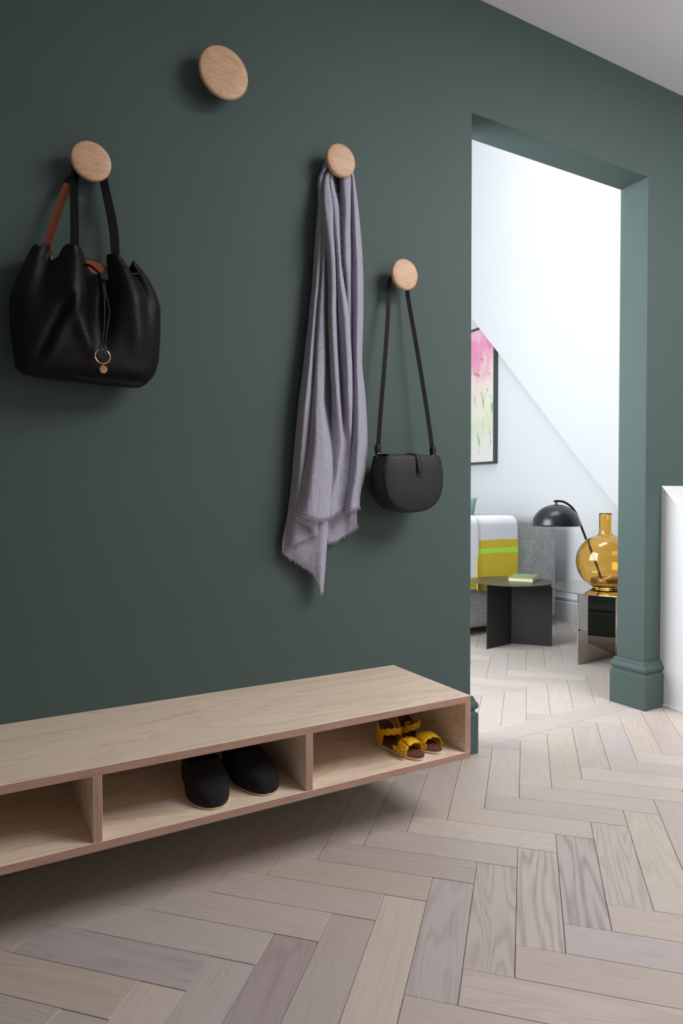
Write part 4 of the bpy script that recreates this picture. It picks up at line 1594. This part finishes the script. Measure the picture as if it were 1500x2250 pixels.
def throw(name, x0, x1, zh0, zh1, mat, off, seed, bulge):
    prof = []
    # path over the arm: front face up, over the top, down inside
    zt = .708 + off
    R_ = .05
    n = 60
    rows = []
    NX = 46
    for i in range(NX + 1):
        s = i / NX
        x = x0 + (x1 - x0) * s
        zh = zh0 + (zh1 - zh0) * s + .006 * sin(9 * s + seed)
        pts = []
        for k in range(30):
            z = zh + (zt - R_ - zh) * k / 29
            pts.append((SY0 - off, z))
        for k in range(1, 12):
            a = pi / 2 * k / 12
            pts.append((SY0 - off + R_ * (1 - cos(a)), zt - R_ + R_ * sin(a)))
        for k in range(8):
            pts.append((SY0 - off + R_ + (.20 - 2 * R_ + off) * k / 7, zt))
        for k in range(1, 8):
            a = pi / 2 * k / 8
            pts.append((SY0 + .20 - R_ + (R_ + off) * sin(a), zt - (R_) * (1 - cos(a))))
        col = []
        for q, (y, z) in enumerate(pts):
            hang = max(0, (zt - z) / .4)
            wob = .006 * hang * noise.noise(Vector((x * 14 + seed, z * 2, 0))) + bulge * hang * math.exp(-(s / .10) ** 2)
            xx = x + .014 * hang * (s - .3) + .004 * noise.noise(Vector((z * 9, seed, x)))
            col.append((xx, y - .004 - abs(wob) if y < SY0 + .05 else y, z + (.002 * noise.noise(Vector((x * 10, y * 10, 1))))))
        rows.append(col)
    o = G().grid(rows).mk(name, mat, thr, True)
    solid(o, .004, 1)
    return o


throw('blanket_main', 2.640, 2.972, .272, .238, TM1, .008, 1, .012)
throw('blanket_fold', 2.40, 2.650, .300, .288, TM2, .014, 4, .0)
thr.location.z = .25

# ------------------------------------------------------------------ side tables
def slit_table(name, label, c, R, h, rot, mat_top, mat_leg, t=.004):
    th = thing(name, label, 'side table', (c[0], c[1], 0), rot)
    G().lathe([(.0001, h - t), (R - .001, h - t), (R, h - t + .001), (R, h - .001), (R - .001, h), (.0001, h)], (0, 0, 0), 128).mk('tabletop', mat_top, th, False, True)
    for k in range(3):
        a = radians(120 * k)
        g = G().box(.002, R * .985, -t / 2, t / 2, 0.0, h - t - .0002)
        g.v = [(x * cos(a) - y * sin(a), x * sin(a) + y * cos(a), z) for x, y, z in g.v]
        g.mk('panel_leg', mat_leg, th, False, True)
    return th


HT = .3585
slit_table('side_table', 'low round side table in matt black metal with a green book on it', (2.700, 1.134), .225, HT, radians(190), BLACKTOP, BLACKMET)
slit_table('side_table', 'low round side table in mirror polished steel holding the amber vase', (2.962, .643), .325, HT, radians(185.5), MIRROR, MIRROR)

# book
bk = thing('book', 'closed green cloth book with cream pages on the black side table', 'book', (2.76, 1.02, HT))
e1, e2 = Vector((-.57, .82, 0)).normalized(), Vector((.82, .57, 0)).normalized()
bb = Vector((2.742, 1.010, HT))
def bbox(name, a0, a1, b0, b1, z0, z1, mat):
    g = G().box(a0, a1, b0, b1, z0, z1)
    g.v = [tuple(bb + e1 * x + e2 * y + Vector((0, 0, z))) for x, y, z in g.v]
    o = g.mk(name, mat, bk)
    bevel(o, .0008, 1)
    return o
bbox('cover', 0, .140, 0, .205, 0.0, .0025, BOOKG)
bbox('cover', 0, .140, 0, .205, .0215, .0240, BOOKG)
bbox('spine', .1375, .1400, 0, .205, .0026, .0214, BOOKG)
bbox('page_block', .003, .137, .003, .202, .0026, .0214, PAGES)

# amber vase
vase = thing('vase', 'round amber glass bottle vase with a straight neck on the mirrored table', 'vase', (2.915, .672, HT))
VR, cz = .146, .139
outer = []
outer.append((.0001, .0))
outer.append((.060, .0))
a0 = -1.13
for i in range(25):
    a = a0 + (1.35 - a0) * i / 24
    r, z = VR * cos(a), cz + VR * sin(a)
    outer.append((max(r, .034), z))
outer += [(.0325, .288), (.0315, .300), (.0315, .385), (.0320, .3925)]
inner = [(r - .0035 if r > .005 else r, z) for r, z in outer[1:]]
inner[0] = (.055, .012)
inner = [(.0001, .010)] + [(r, max(z, .010)) for r, z in inner]
inner[-1] = (.0290, .3925)
prof = outer + inner[::-1]
G().lathe(prof, (0, 0, 0), 96).mk('glass_body', AMBER, vase, True, True)

# mushroom lamp behind the vase
lb = Vector((3.140, .838, HT))
Lv = Vector((-.871, .491, 0))
lamp = thing('table_lamp', 'black table lamp with dome shade on a bent leaning stem behind the amber vase', 'lamp', tuple(lb))
LB = LAMPBLK
bevel(G().lathe([(.0001, 0), (.092, 0), (.094, .002), (.094, .018), (.091, .021), (.0001, .021)], tuple(lb), 64).mk('base', LB, lamp, True), .001, 1, 60)
dc = lb + Lv * .290
DR = .131
zc_ = .674
prof = []
for i in range(25):
    a = pi / 2 * i / 24
    prof.append((max(DR * cos(a), .0001), zc_ + (DR * .915) * sin(a)))
sh = G().lathe(prof, (dc.x, dc.y, 0), 96).mk('shade', LB, lamp, True)
sh.data.polygons[-1].use_smooth = True
bmx = bmesh.new(); bmx.from_mesh(sh.data)
big = [f for f in bmx.faces if len(f.verts) > 4]
bmesh.ops.delete(bmx, geom=big, context='FACES_ONLY'); bmx.to_mesh(sh.data); bmx.free()
solid(sh, .002, 0)
ztop = zc_ + DR * .915
G().lathe([(.008, ztop - .002), (.006, ztop), (.006, ztop + .014)], (dc.x, dc.y, 0), 24).mk('neck', LB, lamp, True)
def P(s, z):
    q = dc - Lv * s
    return (q.x, q.y, z)
G().tube(spline([P(-.014, ztop + .018), P(.015, ztop + .019), P(.045, ztop + .013), P(.080, ztop - .010), P(.108, ztop - .045), P(.128, ztop - .090), P(.145, ztop - .135), P(.190, .545), P(.232, .440), P(.252, HT + .021)], 60), .0065, 14).mk('stem', LB, lamp, True)
G().lathe([(.0001, zc_ + .03), (.024, zc_ + .03), (.028, zc_ + .06), (.012, zc_ + .09), (.012, ztop - .002)], (dc.x, dc.y, 0), 24).mk('bulb_holder', LB, lamp, True)
# cable from the base, over the table edge to the floor
cb = thing('lamp_cable', 'thin black lamp cable dropping to the floor behind the mirrored table', 'cable', (3.2, .95, 0))
G().tube(spline([(3.205, .905, .372), (3.245, .955, .368), (3.262, .985, .30), (3.262, .99, .08), (3.27, .97, .008), (3.31, .92, .0055), (3.37, .94, .0055), (3.40, 1.00, .0055), (3.43, 1.02, .0055)], 90), .0035, 8).mk('cord', BLACKMET, cb, True)
